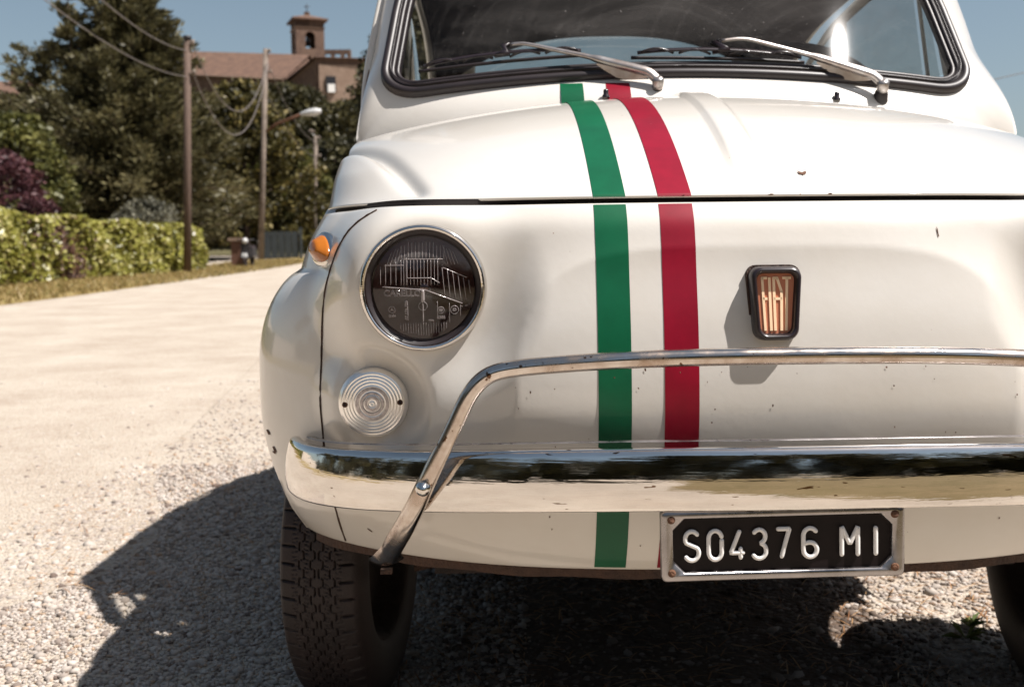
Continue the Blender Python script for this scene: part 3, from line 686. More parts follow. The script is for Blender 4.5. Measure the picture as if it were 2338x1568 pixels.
# --- headlights
def font_mesh(txt, size, offset=0.0, bevel=0.0, outline=False):
    c = bpy.data.curves.new('t', 'FONT'); c.body = txt; c.size = size; c.align_x = 'CENTER'; c.align_y = 'CENTER'
    c.extrude = 0.0002; c.bevel_depth = bevel; c.resolution_u = 3
    if outline: c.fill_mode = 'NONE'
    o = bpy.data.objects.new('t', c); col.objects.link(o); bpy.context.view_layer.update()
    me = o.evaluated_get(bpy.context.evaluated_depsgraph_get()).to_mesh()
    v = np.array([p.co[:] for p in me.vertices]).reshape(-1, 3); f = [list(p.vertices) for p in me.polygons]
    bpy.data.objects.remove(o); bpy.data.curves.remove(c)
    return v, f
def lens_y(x, z, yc, bulge=0.012, rr=0.063): return yc - bulge * (1 - (x * x + z * z) / rr ** 2)
HLO = -0.010
for s in (-1, 1):
    hxc, hzc = s * HL[0], HL[1]
    prof = [(0.0645, 0.058), (0.0648, 0.046), (0.0656, 0.0390), (0.0672, 0.0350), (0.0698, 0.0340), (0.0722, 0.0370), (0.0738, 0.0425), (0.0742, 0.050), (0.0735, 0.056)]
    prof = curve3(np.array(prof), 26); prof[:, 0] *= 1.03
    hl = lathe('headlight', prof, 'chrome', car, 96, 'y', (hxc, -0.006, hzc))
    lathe('rim_gasket', [(0.0765, 0.047), (0.0795, 0.0475), (0.0795, 0.054), (0.075, 0.058)], 'gap', hl, 72, 'y', (hxc, -0.009, hzc))
    lathe('inner_bezel', [(0.0680, 0.041), (0.0640, 0.0430), (0.0612, 0.047), (0.0606, 0.06)], 'rubber', hl, 72, 'y', (hxc, -0.006, hzc))
    r_ = np.linspace(0.0005, 0.0620, 16); lathe('lens', np.stack([r_, lens_y(r_, 0, 0.050)], -1), 'lens', hl, 72, 'y', (hxc, HLO, hzc))
    r_ = np.linspace(0.0005, 0.0635, 18); lathe('reflector', np.stack([r_, 0.112 - 0.056 * (r_ / 0.0635) ** 2], -1), 'reflector', hl, 64, 'y', (hxc, HLO, hzc))
    tube('bulb', [(hxc, 0.098, hzc), (hxc, 0.075, hzc), (hxc, 0.056, hzc)], [0.010, 0.011, 0.007], 'bulb', hl, 14, up=(0, 0, 1))
    # moulded ribs of the lens
    j = Join()
    def rib(x0, z0, x1, z1, r=0.00042):
        n_ = 7; xs = np.linspace(x0, x1, n_); zs = np.linspace(z0, z1, n_)
        keep = xs ** 2 + zs ** 2 < 0.0565 ** 2
        if keep.sum() < 3: return
        xs, zs = xs[keep], zs[keep]
        j.tube(np.stack([hxc + xs, lens_y(xs, zs, 0.050 + HLO) - 0.0002, hzc + zs], -1), r, 4)
    u_ = 0.0011 / 2
    for k in range(-6, 7): rib(k * 0.0042, 0.034, k * 0.0042 + 0.0005, 0.058)          # top flutes
    for k in range(-5, 6): rib(k * 0.0040 - 0.002, 0.004, k * 0.0040 - 0.002, 0.034, 0.0003)
    for k in range(6): rib(-0.050 + k * 0.0062, 0.004, -0.050 + k * 0.0062, 0.026 + 0.002 * k, 0.0003)
    for k in range(6): rib(0.026 + k * 0.0062, -0.010 - 0.001 * k, 0.023 + k * 0.0062, 0.024 - 0.003 * k, 0.0003)
    for k in range(-9, 10): rib(k * 0.0030, -0.056, k * 0.0030, -0.041, 0.0003)
    for sx in (-1, 1):
        for k in range(4): rib(sx * (0.030 + k * 0.004), 0.028, sx * (0.024 + k * 0.003), 0.050, 0.0003)
    rib(-0.058, 0.0025, 0.003, -0.002, 0.0006); rib(0.003, -0.002, 0.055, -0.022, 0.0006)
    rib(-0.024, 0.034, 0.024, 0.034, 0.0005); rib(-0.05, 0.027, -0.022, 0.027, 0.0004); rib(0.024, 0.024, 0.052, 0.012, 0.0005)
    rib(-0.018, 0.012, 0.010, 0.012, 0.0005); rib(0.010, 0.012, 0.020, 0.006, 0.0005)
    rib(0.0, -0.004, 0.0, -0.040, 0.0007); rib(0.0, -0.002, 0.0, -0.016, 0.0022)
    rib(-0.018, -0.016, -0.018, -0.038, 0.0003); rib(0.017, -0.016, 0.017, -0.036, 0.0003); rib(0.031, -0.018, 0.031, -0.042, 0.0003); rib(0.044, -0.02, 0.044, -0.036, 0.0003)
    for cx_, cz_, rr_ in ((-0.037, -0.025, 0.0038), (0.0, -0.021, 0.0050), (0.021, -0.026, 0.0038), (0.037, -0.026, 0.0048)):
        a_ = np.linspace(0, 2 * math.pi, 20); xs = cx_ + rr_ * np.cos(a_); zs = cz_ + rr_ * np.sin(a_)
        j.tube(np.stack([hxc + xs, lens_y(xs, zs, 0.050 + HLO) - 0.0002, hzc + zs], -1), 0.00035, 4)
    j.build('lens_ribs', 'lens_rib', hl, True)
    for txt, size, cx_, cz_, rot in (('CARELLO', 0.0105, -0.024, -0.0060, 0), ('07.170.700', 0.0050, -0.0195, -0.026, math.pi / 2), ('A', 0.0050, -0.037, -0.025, 0), ('15206', 0.0036, -0.037, -0.0325, 0), ('6388', 0.0048, 0.021, -0.0350, 0), ('E3', 0.0042, 0.021, -0.026, 0), ('E3', 0.0048, 0.037, -0.026, 0), ('1574', 0.0032, 0.009, -0.0385, 0)):
        v, f = font_mesh(txt, size, 0, 0.00018, outline=(size > 0.01))
        if rot: v = np.stack([-v[:, 1], v[:, 0], v[:, 2]], -1)
        x_ = v[:, 0] + cx_; z_ = v[:, 1] + cz_
        make('lens_lettering', np.stack([hxc + x_, lens_y(x_, z_, 0.050 + HLO) - 0.0004 - v[:, 2], hzc + z_], -1), f, 'lens_rib', hl, False)

# --- round front indicators
for s in (-1, 1):
    cx_, cz_ = s * SG[0], SG[1]; y_ = 0.0745
    sg = lathe('indicator_lamp', curve3([(0.0425, y_ + 0.006), (0.0432, y_), (0.0420, y_ - 0.006), (0.0385, y_ - 0.0125)], 14), 'clear_lens', car, 64, 'y', (cx_, 0, cz_))
    pr = []
    for k in range(72):
        r_ = 0.0385 * (1 - k / 71.0) + 0.0002; ridge = 0.0007 * abs(math.sin(r_ / 0.0385 * math.pi * 10.0))
        pr.append((r_, y_ - 0.0125 - 0.0035 * (1 - (r_ / 0.0385) ** 2) - ridge))
    lathe('lens', pr, 'clear_lens', sg, 64, 'y', (cx_, 0, cz_))
    for r0, r1 in ((0.0205, 0.0165), (0.0145, 0.0115), (0.0095, 0.0060)):
        yy = lambda r_: y_ - 0.0125 - 0.0035 * (1 - (r_ / 0.0385) ** 2) - 0.0011
        lathe('frosted_ring', [(r0, yy(r0)), ((r0 + r1) / 2, yy(r0) - 0.0003), (r1, yy(r1))], 'silver_lens', sg, 56, 'y', (cx_, 0, cz_))
    for d_ in (-1, 1):
        sx_ = cx_ + d_ * 0.0335
        lathe('screw', [(0.0001, y_ - 0.0150), (0.0024, y_ - 0.0152), (0.0034, y_ - 0.0143), (0.0036, y_ - 0.012)], 'rust', sg, 16, 'y', (sx_, 0, cz_ + 0.001 * d_))
        tube('screw_hole', [(sx_, y_ - 0.0158, cz_ + 0.001 * d_), (sx_, y_ - 0.0145, cz_ + 0.001 * d_)], 0.0018, 'gap', sg, 8, up=(0, 0, 1))

# --- amber side repeaters on the wings
for s in (-1, 1):
    z0 = 0.678; y0 = 0.170; xw = float(np.interp(y0, *[q for q in (lambda xs, ys: (np.sort(ys), xs[np.argsort(ys)]))(*front_surface(_th, z0))]))
    nrm = np.array([s * 0.78, -0.56, 0.28]); nrm /= np.linalg.norm(nrm)
    tl = np.array([s * 0.30, 0.86, 0.30]); tl -= nrm * (tl @ nrm); tl /= np.linalg.norm(tl); tb = np.cross(nrm, tl)
    cen = np.array([s * (xw + 0.001), y0, z0])
    def pod(prof, n_=28):
        P = []
        for (r_, h_) in prof:
            a_ = np.linspace(0, 2 * math.pi, n_, endpoint=False)
            tear = 1 + 0.28 * np.cos(a_)
            P.append(cen + (np.cos(a_) * r_ * 1.60)[:, None] * tl + (np.sin(a_) * r_ * tear)[:, None] * tb + h_ * nrm)
        return np.array(P)
    mk = grid('side_repeater', pod([(0.0215, -0.004), (0.0212, 0.003), (0.0190, 0.0055), (0.0165, 0.006)]), 'chrome', car, wrap_c=True)
    pr = [(0.0165, 0.005)] + [(0.0165 - 0.0016 * k, 0.007 + 0.0022 * k + (0.0007 if k % 2 else 0)) for k in range(6)] + [(0.005, 0.0195), (0.0002, 0.0200)]
    grid('lens', pod(pr), 'amber', mk, wrap_c=True)

# --- bumper
bx = np.array([0, 0.12, 0.235, 0.35, 0.44, 0.505, 0.544, 0.563, 0.572]); by = np.array([-0.0955, -0.0905, -0.0765, -0.050, -0.014, 0.030, 0.080, 0.125, 0.158])
bz = np.array([0.4285, 0.4280, 0.4255, 0.4205, 0.4150, 0.4105, 0.4075, 0.4062, 0.4055])
pts = np.stack([bx, by, bz], -1); pts = np.concatenate([pts[:0:-1] * np.array([-1, 1, 1]), pts])
path = curve3(pts, 220)
sa = np.linspace(0, 0.084, 90); ang = np.radians(np.interp(sa, [0, 0.003, 0.006, 0.038, 0.0655, 0.0725, 0.078, 0.084], [-70, -30, -9, 5.0, 14, 45, 85, 100]))
ds = sa[1] - sa[0]; pb = np.cumsum(np.cos(ang) * ds); pa = -np.cumsum(np.sin(ang) * ds)
prof = np.stack([pa - pa.max() + 0.019, (pb - pb.max() / 2) * 0.95], -1)[::-1]; prof = np.r_[prof, [prof[-1] + np.array([-0.012, 0.0])]]
arc_ = np.linspace(-1, 1, 220)
e_ = 1 - np.abs(arc_); sc = np.ones((220, 2)); k = np.clip(e_ / 0.022, 0, 1)
sc[:, 1] = 0.55 + 0.45 * np.sqrt(np.clip(1 - (1 - k) ** 2, 0, 1)); sc[:, 0] = 0.2 + 0.8 * np.sqrt(np.clip(1 - (1 - k) ** 2, 0, 1))
v, f = sweep_arr(path, prof, (0, 0, 1), sc)
bump = make('bumper', v, f, 'chrome', car)
v, f = sweep_arr(path[10:-10], [(-0.014, 0.0392), (-0.004, 0.0402), (-0.002, 0.0390)], (0, 0, 1)); make('bumper_lip', v, f, 'steel', bump)

# --- over-rider tube in front of the bumper
tp = [(0, -0.122, 0.5625), (0.10, -0.120, 0.5618), (0.188, -0.115, 0.5590), (0.255, -0.107, 0.5545), (0.296, -0.100, 0.5500), (0.322, -0.096, 0.5425), (0.338, -0.094, 0.5280), (0.352, -0.091, 0.5030), (0.366, -0.088, 0.4740), (0.381, -0.084, 0.4450), (0.394, -0.078, 0.4180), (0.408, -0.060, 0.3880), (0.424, -0.028, 0.3560), (0.437, 0.008, 0.3300), (0.447, 0.045, 0.3060)]
tp = np.array(tp); path = curve3(np.concatenate([tp[:0:-1] * np.array([-1, 1, 1]), tp]), 240)
a_ = np.linspace(0, math.pi, 15)
half_oval = np.stack([0.0098 * np.cos(a_), -0.004 + 0.0125 * np.sin(a_) ** 0.8], -1)
prof = np.r_[[(0.0098, -0.006)], half_oval, [(-0.0098, -0.006)], [(-0.0075, -0.0065)], [(0.0075, -0.0065)]]
tl_ = np.abs(np.linspace(-1, 1, 240)); sc = np.ones((240, 2)); sc[:, 0] = 0.95 + 0.35 * S(0.62, 0.92, tl_); sc[:, 1] = 1 + 0.1 * S(0.6, 0.9, tl_)
v, f = sweep_arr(path, prof, (0, -1, 0.12), sc, closed=True)
over = make('overrider_bar', v, f, 'chrome_worn', car)
for s in (-1, 1):
    r_ = np.linspace(0.0002, 0.0082, 10)
    lathe('bolt', np.stack([r_, -0.1025 + 0.0075 * (r_ / 0.0082) ** 2], -1).tolist() + [(0.0084, -0.090)], 'chrome', over, 28, 'y', (s * 0.394, 0.0, 0.4205))
    j = Join()
    P = []
    for (x_, y_, z_, wd) in ((0.436, 0.004, 0.331, 0.010), (0.447, 0.036, 0.307, 0.017), (0.450, 0.050, 0.2985, 0.022), (0.452, 0.062, 0.2930, 0.020)):
        t_ = np.linspace(-1, 1, 9); P.append(np.stack([s * x_ + wd * t_, y_ - 0.010 * (1 - t_ ** 2) + 0.004 * np.abs(t_), z_ + 0.0035 * np.abs(t_) ** 2], -1))
    grid('foot', np.array(P), 'chrome_worn', over)
    Join().box((s * 0.450, 0.054, 0.2865), (0.014, 0.012, 0.005)).build('foot_nut', 'rust_dark', over)

# --- number plate hung under the bumper
PC = np.array([-0.0065, -0.0980, 0.3565]); tilt = math.radians(0.75); lean = math.radians(-1.0)
def plate_xf(p):
    p = np.asarray(p, float).reshape(-1, 3)
    y = p[:, 1] * math.cos(lean) - p[:, 2] * math.sin(lean); z = p[:, 1] * math.sin(lean) + p[:, 2] * math.cos(lean); x = p[:, 0]
    return np.stack([x * math.cos(tilt) - z * math.sin(tilt), y, x * math.sin(tilt) + z * math.cos(tilt)], 1) + PC
def rr_poly(hw, hh, r, n=6):
    p = []
    for cx_, cz_, a0 in ((hw - r, -hh + r, -90), (hw - r, hh - r, 0), (-hw + r, hh - r, 90), (-hw + r, -hh + r, 180)):
        for a in np.linspace(a0, a0 + 90, n): p.append((cx_ + r * math.cos(R(a)), cz_ + r * math.sin(R(a))))
    return np.array(p)
def oct_poly(hw, hh, c, n=6):
    p = []
    k = [(hw - c, -hh), (hw, -hh + c), (hw, hh - c), (hw - c, hh), (-hw + c, hh), (-hw, hh - c), (-hw, -hh + c), (-hw + c, -hh)]
    for i in range(4):
        A, B = np.array(k[2 * i]), np.array(k[2 * i + 1])
        for t in np.linspace(0, 1, n): p.append(A + (B - A) * t)
    return np.array(p)
HWp, HHp = 0.1305, 0.0392
rings = [(rr_poly(HWp - 0.001, HHp - 0.001, 0.005), 0.010), (rr_poly(HWp, HHp, 0.006), 0.004), (rr_poly(HWp, HHp, 0.006), -0.004), (rr_poly(HWp - 0.0020, HHp - 0.0020, 0.005), -0.0065), (rr_poly(HWp - 0.006, HHp - 0.006, 0.004), -0.0070),
         (oct_poly(HWp - 0.0120, HHp - 0.0085, 0.0125), -0.0060), (oct_poly(HWp - 0.0130, HHp - 0.0095, 0.0125), -0.0045), (oct_poly(HWp - 0.0135, HHp - 0.0100, 0.0125), 0.001)]
P = np.array([plate_xf(np.stack([q[:, 0], np.full(len(q), y), q[:, 1]], 1)) for q, y in rings])
lp = grid('licence_plate', P, 'steel', car, wrap_c=True, flip=True)
q = oct_poly(HWp - 0.0120, HHp - 0.0085, 0.0125)
make('plate_panel', plate_xf(np.stack([q[:, 0], np.full(len(q), -0.0005), q[:, 1]], 1)), [list(range(len(q)))], 'plate', lp, False)
q = rr_poly(HWp - 0.001, HHp - 0.001, 0.005); make('plate_back', plate_xf(np.stack([q[:, 0], np.full(len(q), 0.0098), q[:, 1]], 1)), [list(range(len(q)))[::-1]], 'black', lp, False)
U = 1.903e-4
def arcp(cx_, cz_, rx, rz, a0, a1, n=14): return [(cx_ + rx * math.cos(R(a)), cz_ + rz * math.sin(R(a))) for a in np.linspace(a0, a1, n)]
GL = {  # strokes in a box 1 wide (x -.5...5), 2 high (z -1..1)
 'S': [arcp(0, 0.48, 0.47, 0.50, 20, 215) + arcp(0.0, -0.48, 0.50, 0.52, 40, -160)],
 'O': [arcp(0, 0.45, 0.47, 0.53, 0, 180) + arcp(0, -0.45, 0.47, 0.53, 180, 360) + [(0.47, 0.45)]],
 '4': [[(0.18, 1.0), (-0.48, -0.55), (0.52, -0.55)], [(0.22, -0.15), (0.22, -1.0)]],
 '3': [arcp(-0.02, 0.52, 0.44, 0.46, 160, -75) + arcp(-0.02, -0.46, 0.50, 0.52, 75, -160)],
 '7': [[(-0.47, 0.98), (0.47, 0.98), (0.30, 0.45), (-0.12, -1.0)]],
 '6': [arcp(0, 0.48, 0.47, 0.50, 20, 180) + [(-0.47, 0.0)] + arcp(0, -0.48, 0.47, 0.50, 180, 450) + arcp(0.0, -0.25, 0.47, 0.27, 90, 150, 6)],
 'M': [[(-0.56, -1.0), (-0.56, 1.0), (0, -0.15), (0.56, 1.0), (0.56, -1.0)]],
 'I': [[(0, 1.0), (0, -1.0)]]}
for ch, px in (('S', 500), ('O', 634), ('4', 762), ('3', 888), ('7', 1022), ('6', 1174), ('M', 1394), ('I', 1538)):
    j = Join(); x0 = (px - 1010) * U
    for stt in GL[ch]:
        st = np.array(stt) * np.array([0.0152, 0.0162]) + np.array([x0, -0.0005])
        d = np.r_[0, np.cumsum(np.linalg.norm(np.diff(st, axis=0), axis=1))]; n_ = max(8, int(d[-1] / 0.0012))
        qd = np.linspace(0, d[-1], n_); pp = np.stack([np.interp(qd, d, st[:, 0]), np.full(n_, -0.0030), np.interp(qd, d, st[:, 1])], -1)
        r_ = np.full(n_, 0.0025); r_[0] = r_[-1] = 0.0012; r_[1] = r_[-2] = 0.0022
        v, f = tube_arr(pp, r_, 10, True, up=(0, -1, 0)); v = v * np.array([1, 1, 1]); j.add(plate_xf(v), f)
    j.build('plate_character', 'plate_char', lp, True)
for sx in (-1, 1):
    for sz in (-1, 1):
        c_ = np.array([sx * (HWp - 0.0108), 0, sz * (HHp - 0.0100)])
        v, f = lathe_arr([(0.0001, -0.0082), (0.0028, -0.0085), (0.0040, -0.0078), (0.0046, -0.0062), (0.0056, -0.0058)], 20, 'y'); sc_ = make('plate_screw', plate_xf(v + c_), f, 'rust', lp)
for sx, dx in ((-1, 0.012), (1, -0.014)):
    j = Join(); j.add(plate_xf(np.array(Join().box((sx * HWp + dx, 0.006, HHp + 0.001), (0.020, 0.008, 0.010)).v[0])), [[3, 2, 1, 0], [4, 5, 6, 7], [0, 1, 5, 4], [1, 2, 6, 5], [2, 3, 7, 6], [3, 0, 4, 7]])
    j.tube(plate_xf([(sx * HWp + dx, -0.004, HHp + 0.0005), (sx * HWp + dx, -0.003, HHp + 0.0045)]), 0.0060, 8)
    j.tube(plate_xf([(sx * HWp + dx, 0.004, HHp + 0.008), (sx * HWp + dx, 0.05, HHp + 0.014)]), 0.006, 8)
    j.build('plate_bracket', 'rust_dark', lp, True)

# --- nose emblem
BC = (0.007, 0.6125); by0 = float(nose_y_fast(np.array(BC[0]), np.array(BC[1])))
def trap(top, bot, hh, r, n=7):
    q = rr_poly(1.0, hh, r, n); q = q.copy(); k = (q[:, 1] + hh) / (2 * hh)
    base = rr_poly(1.0, hh, r, n); wdt = bot + (top - bot) * k
    sx = np.sign(base[:, 0]); q[:, 0] = sx * (wdt - (1.0 - np.abs(base[:, 0]))); return q
blean = 0.10
def bd(q, y): return np.stack([BC[0] + q[:, 0], by0 + y + (q[:, 1]) * blean, BC[1] + q[:, 1]], 1)
rg = [(trap(0.0300, 0.0250, 0.0425, 0.012), 0.012), (trap(0.0295, 0.0245, 0.0420, 0.012), -0.010), (trap(0.0285, 0.0235, 0.0410, 0.012), -0.0155), (trap(0.0262, 0.0212, 0.0385, 0.0105), -0.0190), (trap(0.0240, 0.0190, 0.0362, 0.009), -0.0180), (trap(0.0220, 0.0172, 0.0345, 0.008), -0.0130), (trap(0.0212, 0.0165, 0.0338, 0.0075), -0.010)]
em = grid('nose_emblem', np.array([bd(q, y) for q, y in rg]), 'plastic', car, wrap_c=True, flip=True)
q = trap(0.0215, 0.0168, 0.0340, 0.008); make('emblem_face', bd(q, -0.0105), [list(range(len(q)))], 'badge_face', em, False)
q = trap(0.0316, 0.0266, 0.0440, 0.013); make('emblem_base', np.concatenate([bd(q, -0.0015), bd(q, 0.012)]), [list(range(len(q)))] + [[i, (i + 1) % len(q), len(q) + (i + 1) % len(q), len(q) + i] for i in range(len(q))], 'rust_dark', em, False)
def letter(strokes):
    j = Join()
    for (x0, z0, x1, z1) in strokes:
        A = np.array([x0, z0]); B = np.array([x1, z1]); d = (B - A) / np.linalg.norm(B - A); n_ = np.array([-d[1], d[0]]) * 0.00145
        A = A - d * 0.0008; B = B + d * 0.0008
        q = np.array([A - n_, B - n_, B + n_, A + n_]); vt = np.concatenate([bd(q, -0.0116), bd(q, -0.0104)])
        j.add(vt, [[0, 1, 2, 3], [0, 4, 5, 1], [1, 5, 6, 2], [2, 6, 7, 3], [3, 7, 4, 0]])
    j.build('emblem_letter', 'badge_letter', em)
zt_, zb2, zm = 0.0290, -0.0300, 0.0055
letter([(-0.0150, zt_, -0.0118, zb2), (-0.0150, zt_, -0.0102, zt_), (-0.0136, zm, -0.0100, zm)])
letter([(-0.0068, zt_, -0.0052, zb2)])
letter([(-0.0020, zt_, -0.0006, zb2), (-0.0020, zt_, 0.0018, zt_), (0.0018, zt_, 0.0066, zm + 0.008), (0.0066, zm + 0.008, 0.0062, zb2), (-0.0012, zm, 0.0062, zm)])
letter([(0.0128, zt_, 0.0112, zb2), (0.0085, zt_, 0.0165, zt_)])

# --- wipers, washer nozzles
def wiper(arm, blade0, blade1, pivot):
    arm = np.array(arm); dd = np.r_[0, np.cumsum(np.linalg.norm(np.diff(arm, axis=0), axis=1))]; a = np.stack([np.interp(np.linspace(0, dd[-1], 40), dd, arm[:, i]) for i in range(3)], -1); a[1:-1] = (a[:-2] + 2 * a[1:-1] + a[2:]) / 4
    rad = np.interp(np.linspace(0, 1, 40), [0, 0.16, 0.42, 0.46, 1.0], [0.0085, 0.0090, 0.0075, 0.0050, 0.0034])
    prof = [(0.5, -0.4), (0.5, 0.25), (0.3, 0.45), (-0.3, 0.45), (-0.5, 0.25), (-0.5, -0.4)]
    v, f = sweep_arr(a, prof, (0, -0.8, 0.6), np.stack([rad * 1.7, rad * 1.3], 1), closed=True)
    wp = make('wiper', v, f, 'wiper', car)
    pv = np.array(pivot)
    tube('pivot_boot', [pv + np.array([0, 0.015, -0.020]), pv + np.array([0, 0.008, -0.012]), pv + np.array([0, 0.002, 0.000]), pv + np.array([0, -0.001, 0.004])], [0.0125, 0.0125, 0.0105, 0.008], 'rubber', wp, 16, up=(1, 0, 0))
    tube('pivot_cap', [pv + np.array([0, 0.002, -0.002]), pv + np.array([0, -0.003, 0.006]), pv + np.array([-0.001, -0.008, 0.015]), pv + np.array([-0.002, -0.010, 0.018])], [0.0085, 0.0095, 0.0100, 0.006], 'wiper', wp, 16, up=(1, 0, 0))
    # shroud under the arm
    P = []
    for k in np.linspace(0.10, 0.42, 8):
        c_ = a[int(k * 39)]; wd = 0.016 * math.sin((k - 0.08) / 0.36 * math.pi) + 0.002
        P.append(np.array([c_ + np.array([0, 0.001, -0.003]), c_ + np.array([-0.003, 0.004, -0.004 - wd])]))
    grid('arm_shroud', np.array(P), 'wiper', wp)
    b0, b1 = np.array(blade0), np.array(blade1); L = b1 - b0
    bl = np.stack([b0 + L * t + np.array([0, -0.004, 0.002]) * math.sin(math.pi * t) for t in np.linspace(0, 1, 24)])
    blade = tube('blade', bl + np.array([0, 0.012, -0.004]), 0.0032, 'rubber', wp, 6)
    br = np.stack([b0 + L * t + np.array([0, -0.010, 0.010]) * math.sin(math.pi * t) ** 0.7 for t in np.linspace(0.03, 0.97, 24)])
    v, f = sweep_arr(br, [(0.0035, -0.001), (0.0035, 0.001), (-0.0035, 0.001), (-0.0035, -0.001)], (0, -0.8, 0.6), closed=True); make('blade_frame', v, f, 'plastic', wp)
    for t0, t1 in ((0.05, 0.24), (0.27, 0.45), (0.55, 0.73), (0.76, 0.95)):
        t_ = np.linspace(t0, t1, 9)
        q = np.stack([b0 + L * t + np.array([0, -0.004, 0.003]) + np.array([0, -0.005, 0.006]) * math.sin(math.pi * (t - t0) / (t1 - t0)) for t in t_]); tube('yoke', q, 0.0022, 'plastic', blade, 6)
    tip = a[-1]; cen = b0 + L * 0.5
    tube('clip', [tip, tip + np.array([-0.012, 0.004, -0.003]), cen + np.array([0.010, -0.010, 0.010]), cen + np.array([-0.012, -0.006, 0.006])], [0.004, 0.0065, 0.007, 0.004], 'plastic', wp, 8)
wiper([(-0.034, 0.573, 0.957), (-0.048, 0.578, 0.972), (-0.126, 0.601, 0.996), (-0.150, 0.608, 1.0035), (-0.245, 0.637, 1.0290), (-0.259, 0.641, 1.0320), (-0.278, 0.645, 1.0305)], (-0.4381, 0.6671, 0.9954), (-0.1488, 0.6301, 1.0151), (-0.034, 0.577, 0.943))
wiper([(0.342, 0.604, 0.954), (0.328, 0.607, 0.969), (0.253, 0.617, 0.996), (0.230, 0.619, 1.0035), (0.126, 0.627, 1.0335), (0.108, 0.627, 1.0345), (0.080, 0.626, 1.0310)], (-0.0712, 0.6204, 1.0084), (0.2214, 0.627, 0.9995), (0.342, 0.607, 0.940))
for nx, ny, nz in ((-0.122, 0.566, 0.928), (0.262, 0.590, 0.924)):
    v, f = lathe_arr([(0.0066, 0), (0.0062, 0.003), (0.0042, 0.006), (0.0045, 0.010), (0.0038, 0.0135), (0.0002, 0.0145)], 14, 'z', (nx, ny, nz)); make('washer_nozzle', v, f, 'plastic', car)

# --- rust chips on the hood
def chip(x, y, poly, onhood=True):
    p = np.array(poly); X = x + p[:, 0]; Y = y + p[:, 1]
    Z = hood_z(X, Y) + 0.0012; make('paint_chip', np.stack([X, Y - 0.0006, Z], 1), [list(range(len(p)))], 'rust', hood, False)
chip(0.061, 0.075, [(-0.005, 0.004), (-0.002, 0.002), (0.0, 0.0005), (0.003, 0.0025), (0.0055, 0.004), (0.0045, -0.002), (0.001, -0.0035), (0.0005, -0.006), (-0.0005, -0.0035), (-0.004, -0.0025)])
def nchip(x, z, poly):
    p = np.array(poly); X = x + p[:, 0]; Z = z + p[:, 1]; make('paint_chip', np.stack([X, nose_y_fast(X, Z) - 0.0009, Z], 1), [list(range(len(p)))], 'rust', body, False)
nchip(0.200, 0.693, [(-0.0006, 0.006), (0.0008, 0.003), (0.0012, -0.003), (0.0018, -0.006), (0.0004, -0.006), (-0.0004, 0)])
for (x, y, w2, h2) in ((0.013, 0.0, 0.004, 0.0016), (0.081, 0.0, 0.003, 0.002), (-0.09, 0.0, 0.002, 0.0012)):
    yy = hood_front(x) - 0.0035; make('paint_chip', [(x - w2, yy, 0.7380), (x + w2 * 0.6, yy, 0.7378), (x + w2, yy, 0.7392), (x, yy - 0.0002, 0.7380 + h2)], [[0, 1, 2, 3]], 'rust', hood, False)
for _ in range(70):
    x = rng.uniform(-0.30, 0.44); z = rng.uniform(0.30, 0.55); sz = rng.uniform(0.0005, 0.0013); an = rng.uniform(0, 3)
    p = [(sz * rng.uniform(.4, 1.3) * math.cos(an + k), 1.5 * sz * rng.uniform(.4, 1.3) * math.sin(an + k)) for k in np.linspace(0, 6.28, 6)[:-1]]
    nchip(x, z, p)

def wing_chip(yv, z, dy, dz, s=-1):
    zs_c = z + np.array([0.9, 0.5, -0.3, -1, -0.6, 0.2]) * dz; ys_c = yv + np.array([0.1, 1, 0.6, -0.2, -1, -0.7]) * dy; P_ = []
    for y1, z1 in zip(ys_c, zs_c):
        xs, y_ = front_surface(_th, z1); o_ = np.argsort(y_); P_.append((s * (np.interp(y1, y_[o_], xs[o_]) + 0.0008), y1 - 0.0004, z1))
    make('paint_chip', P_, [list(range(6))], 'rust', body, False)
for yv, z, dy, dz in ((0.240, 0.430, 0.007, 0.004), (0.228, 0.408, 0.005, 0.005), (0.232, 0.403, 0.006, 0.002), (0.205, 0.372, 0.003, 0.002), (0.13, 0.318, 0.0012, 0.003)): wing_chip(yv, z, dy, dz)
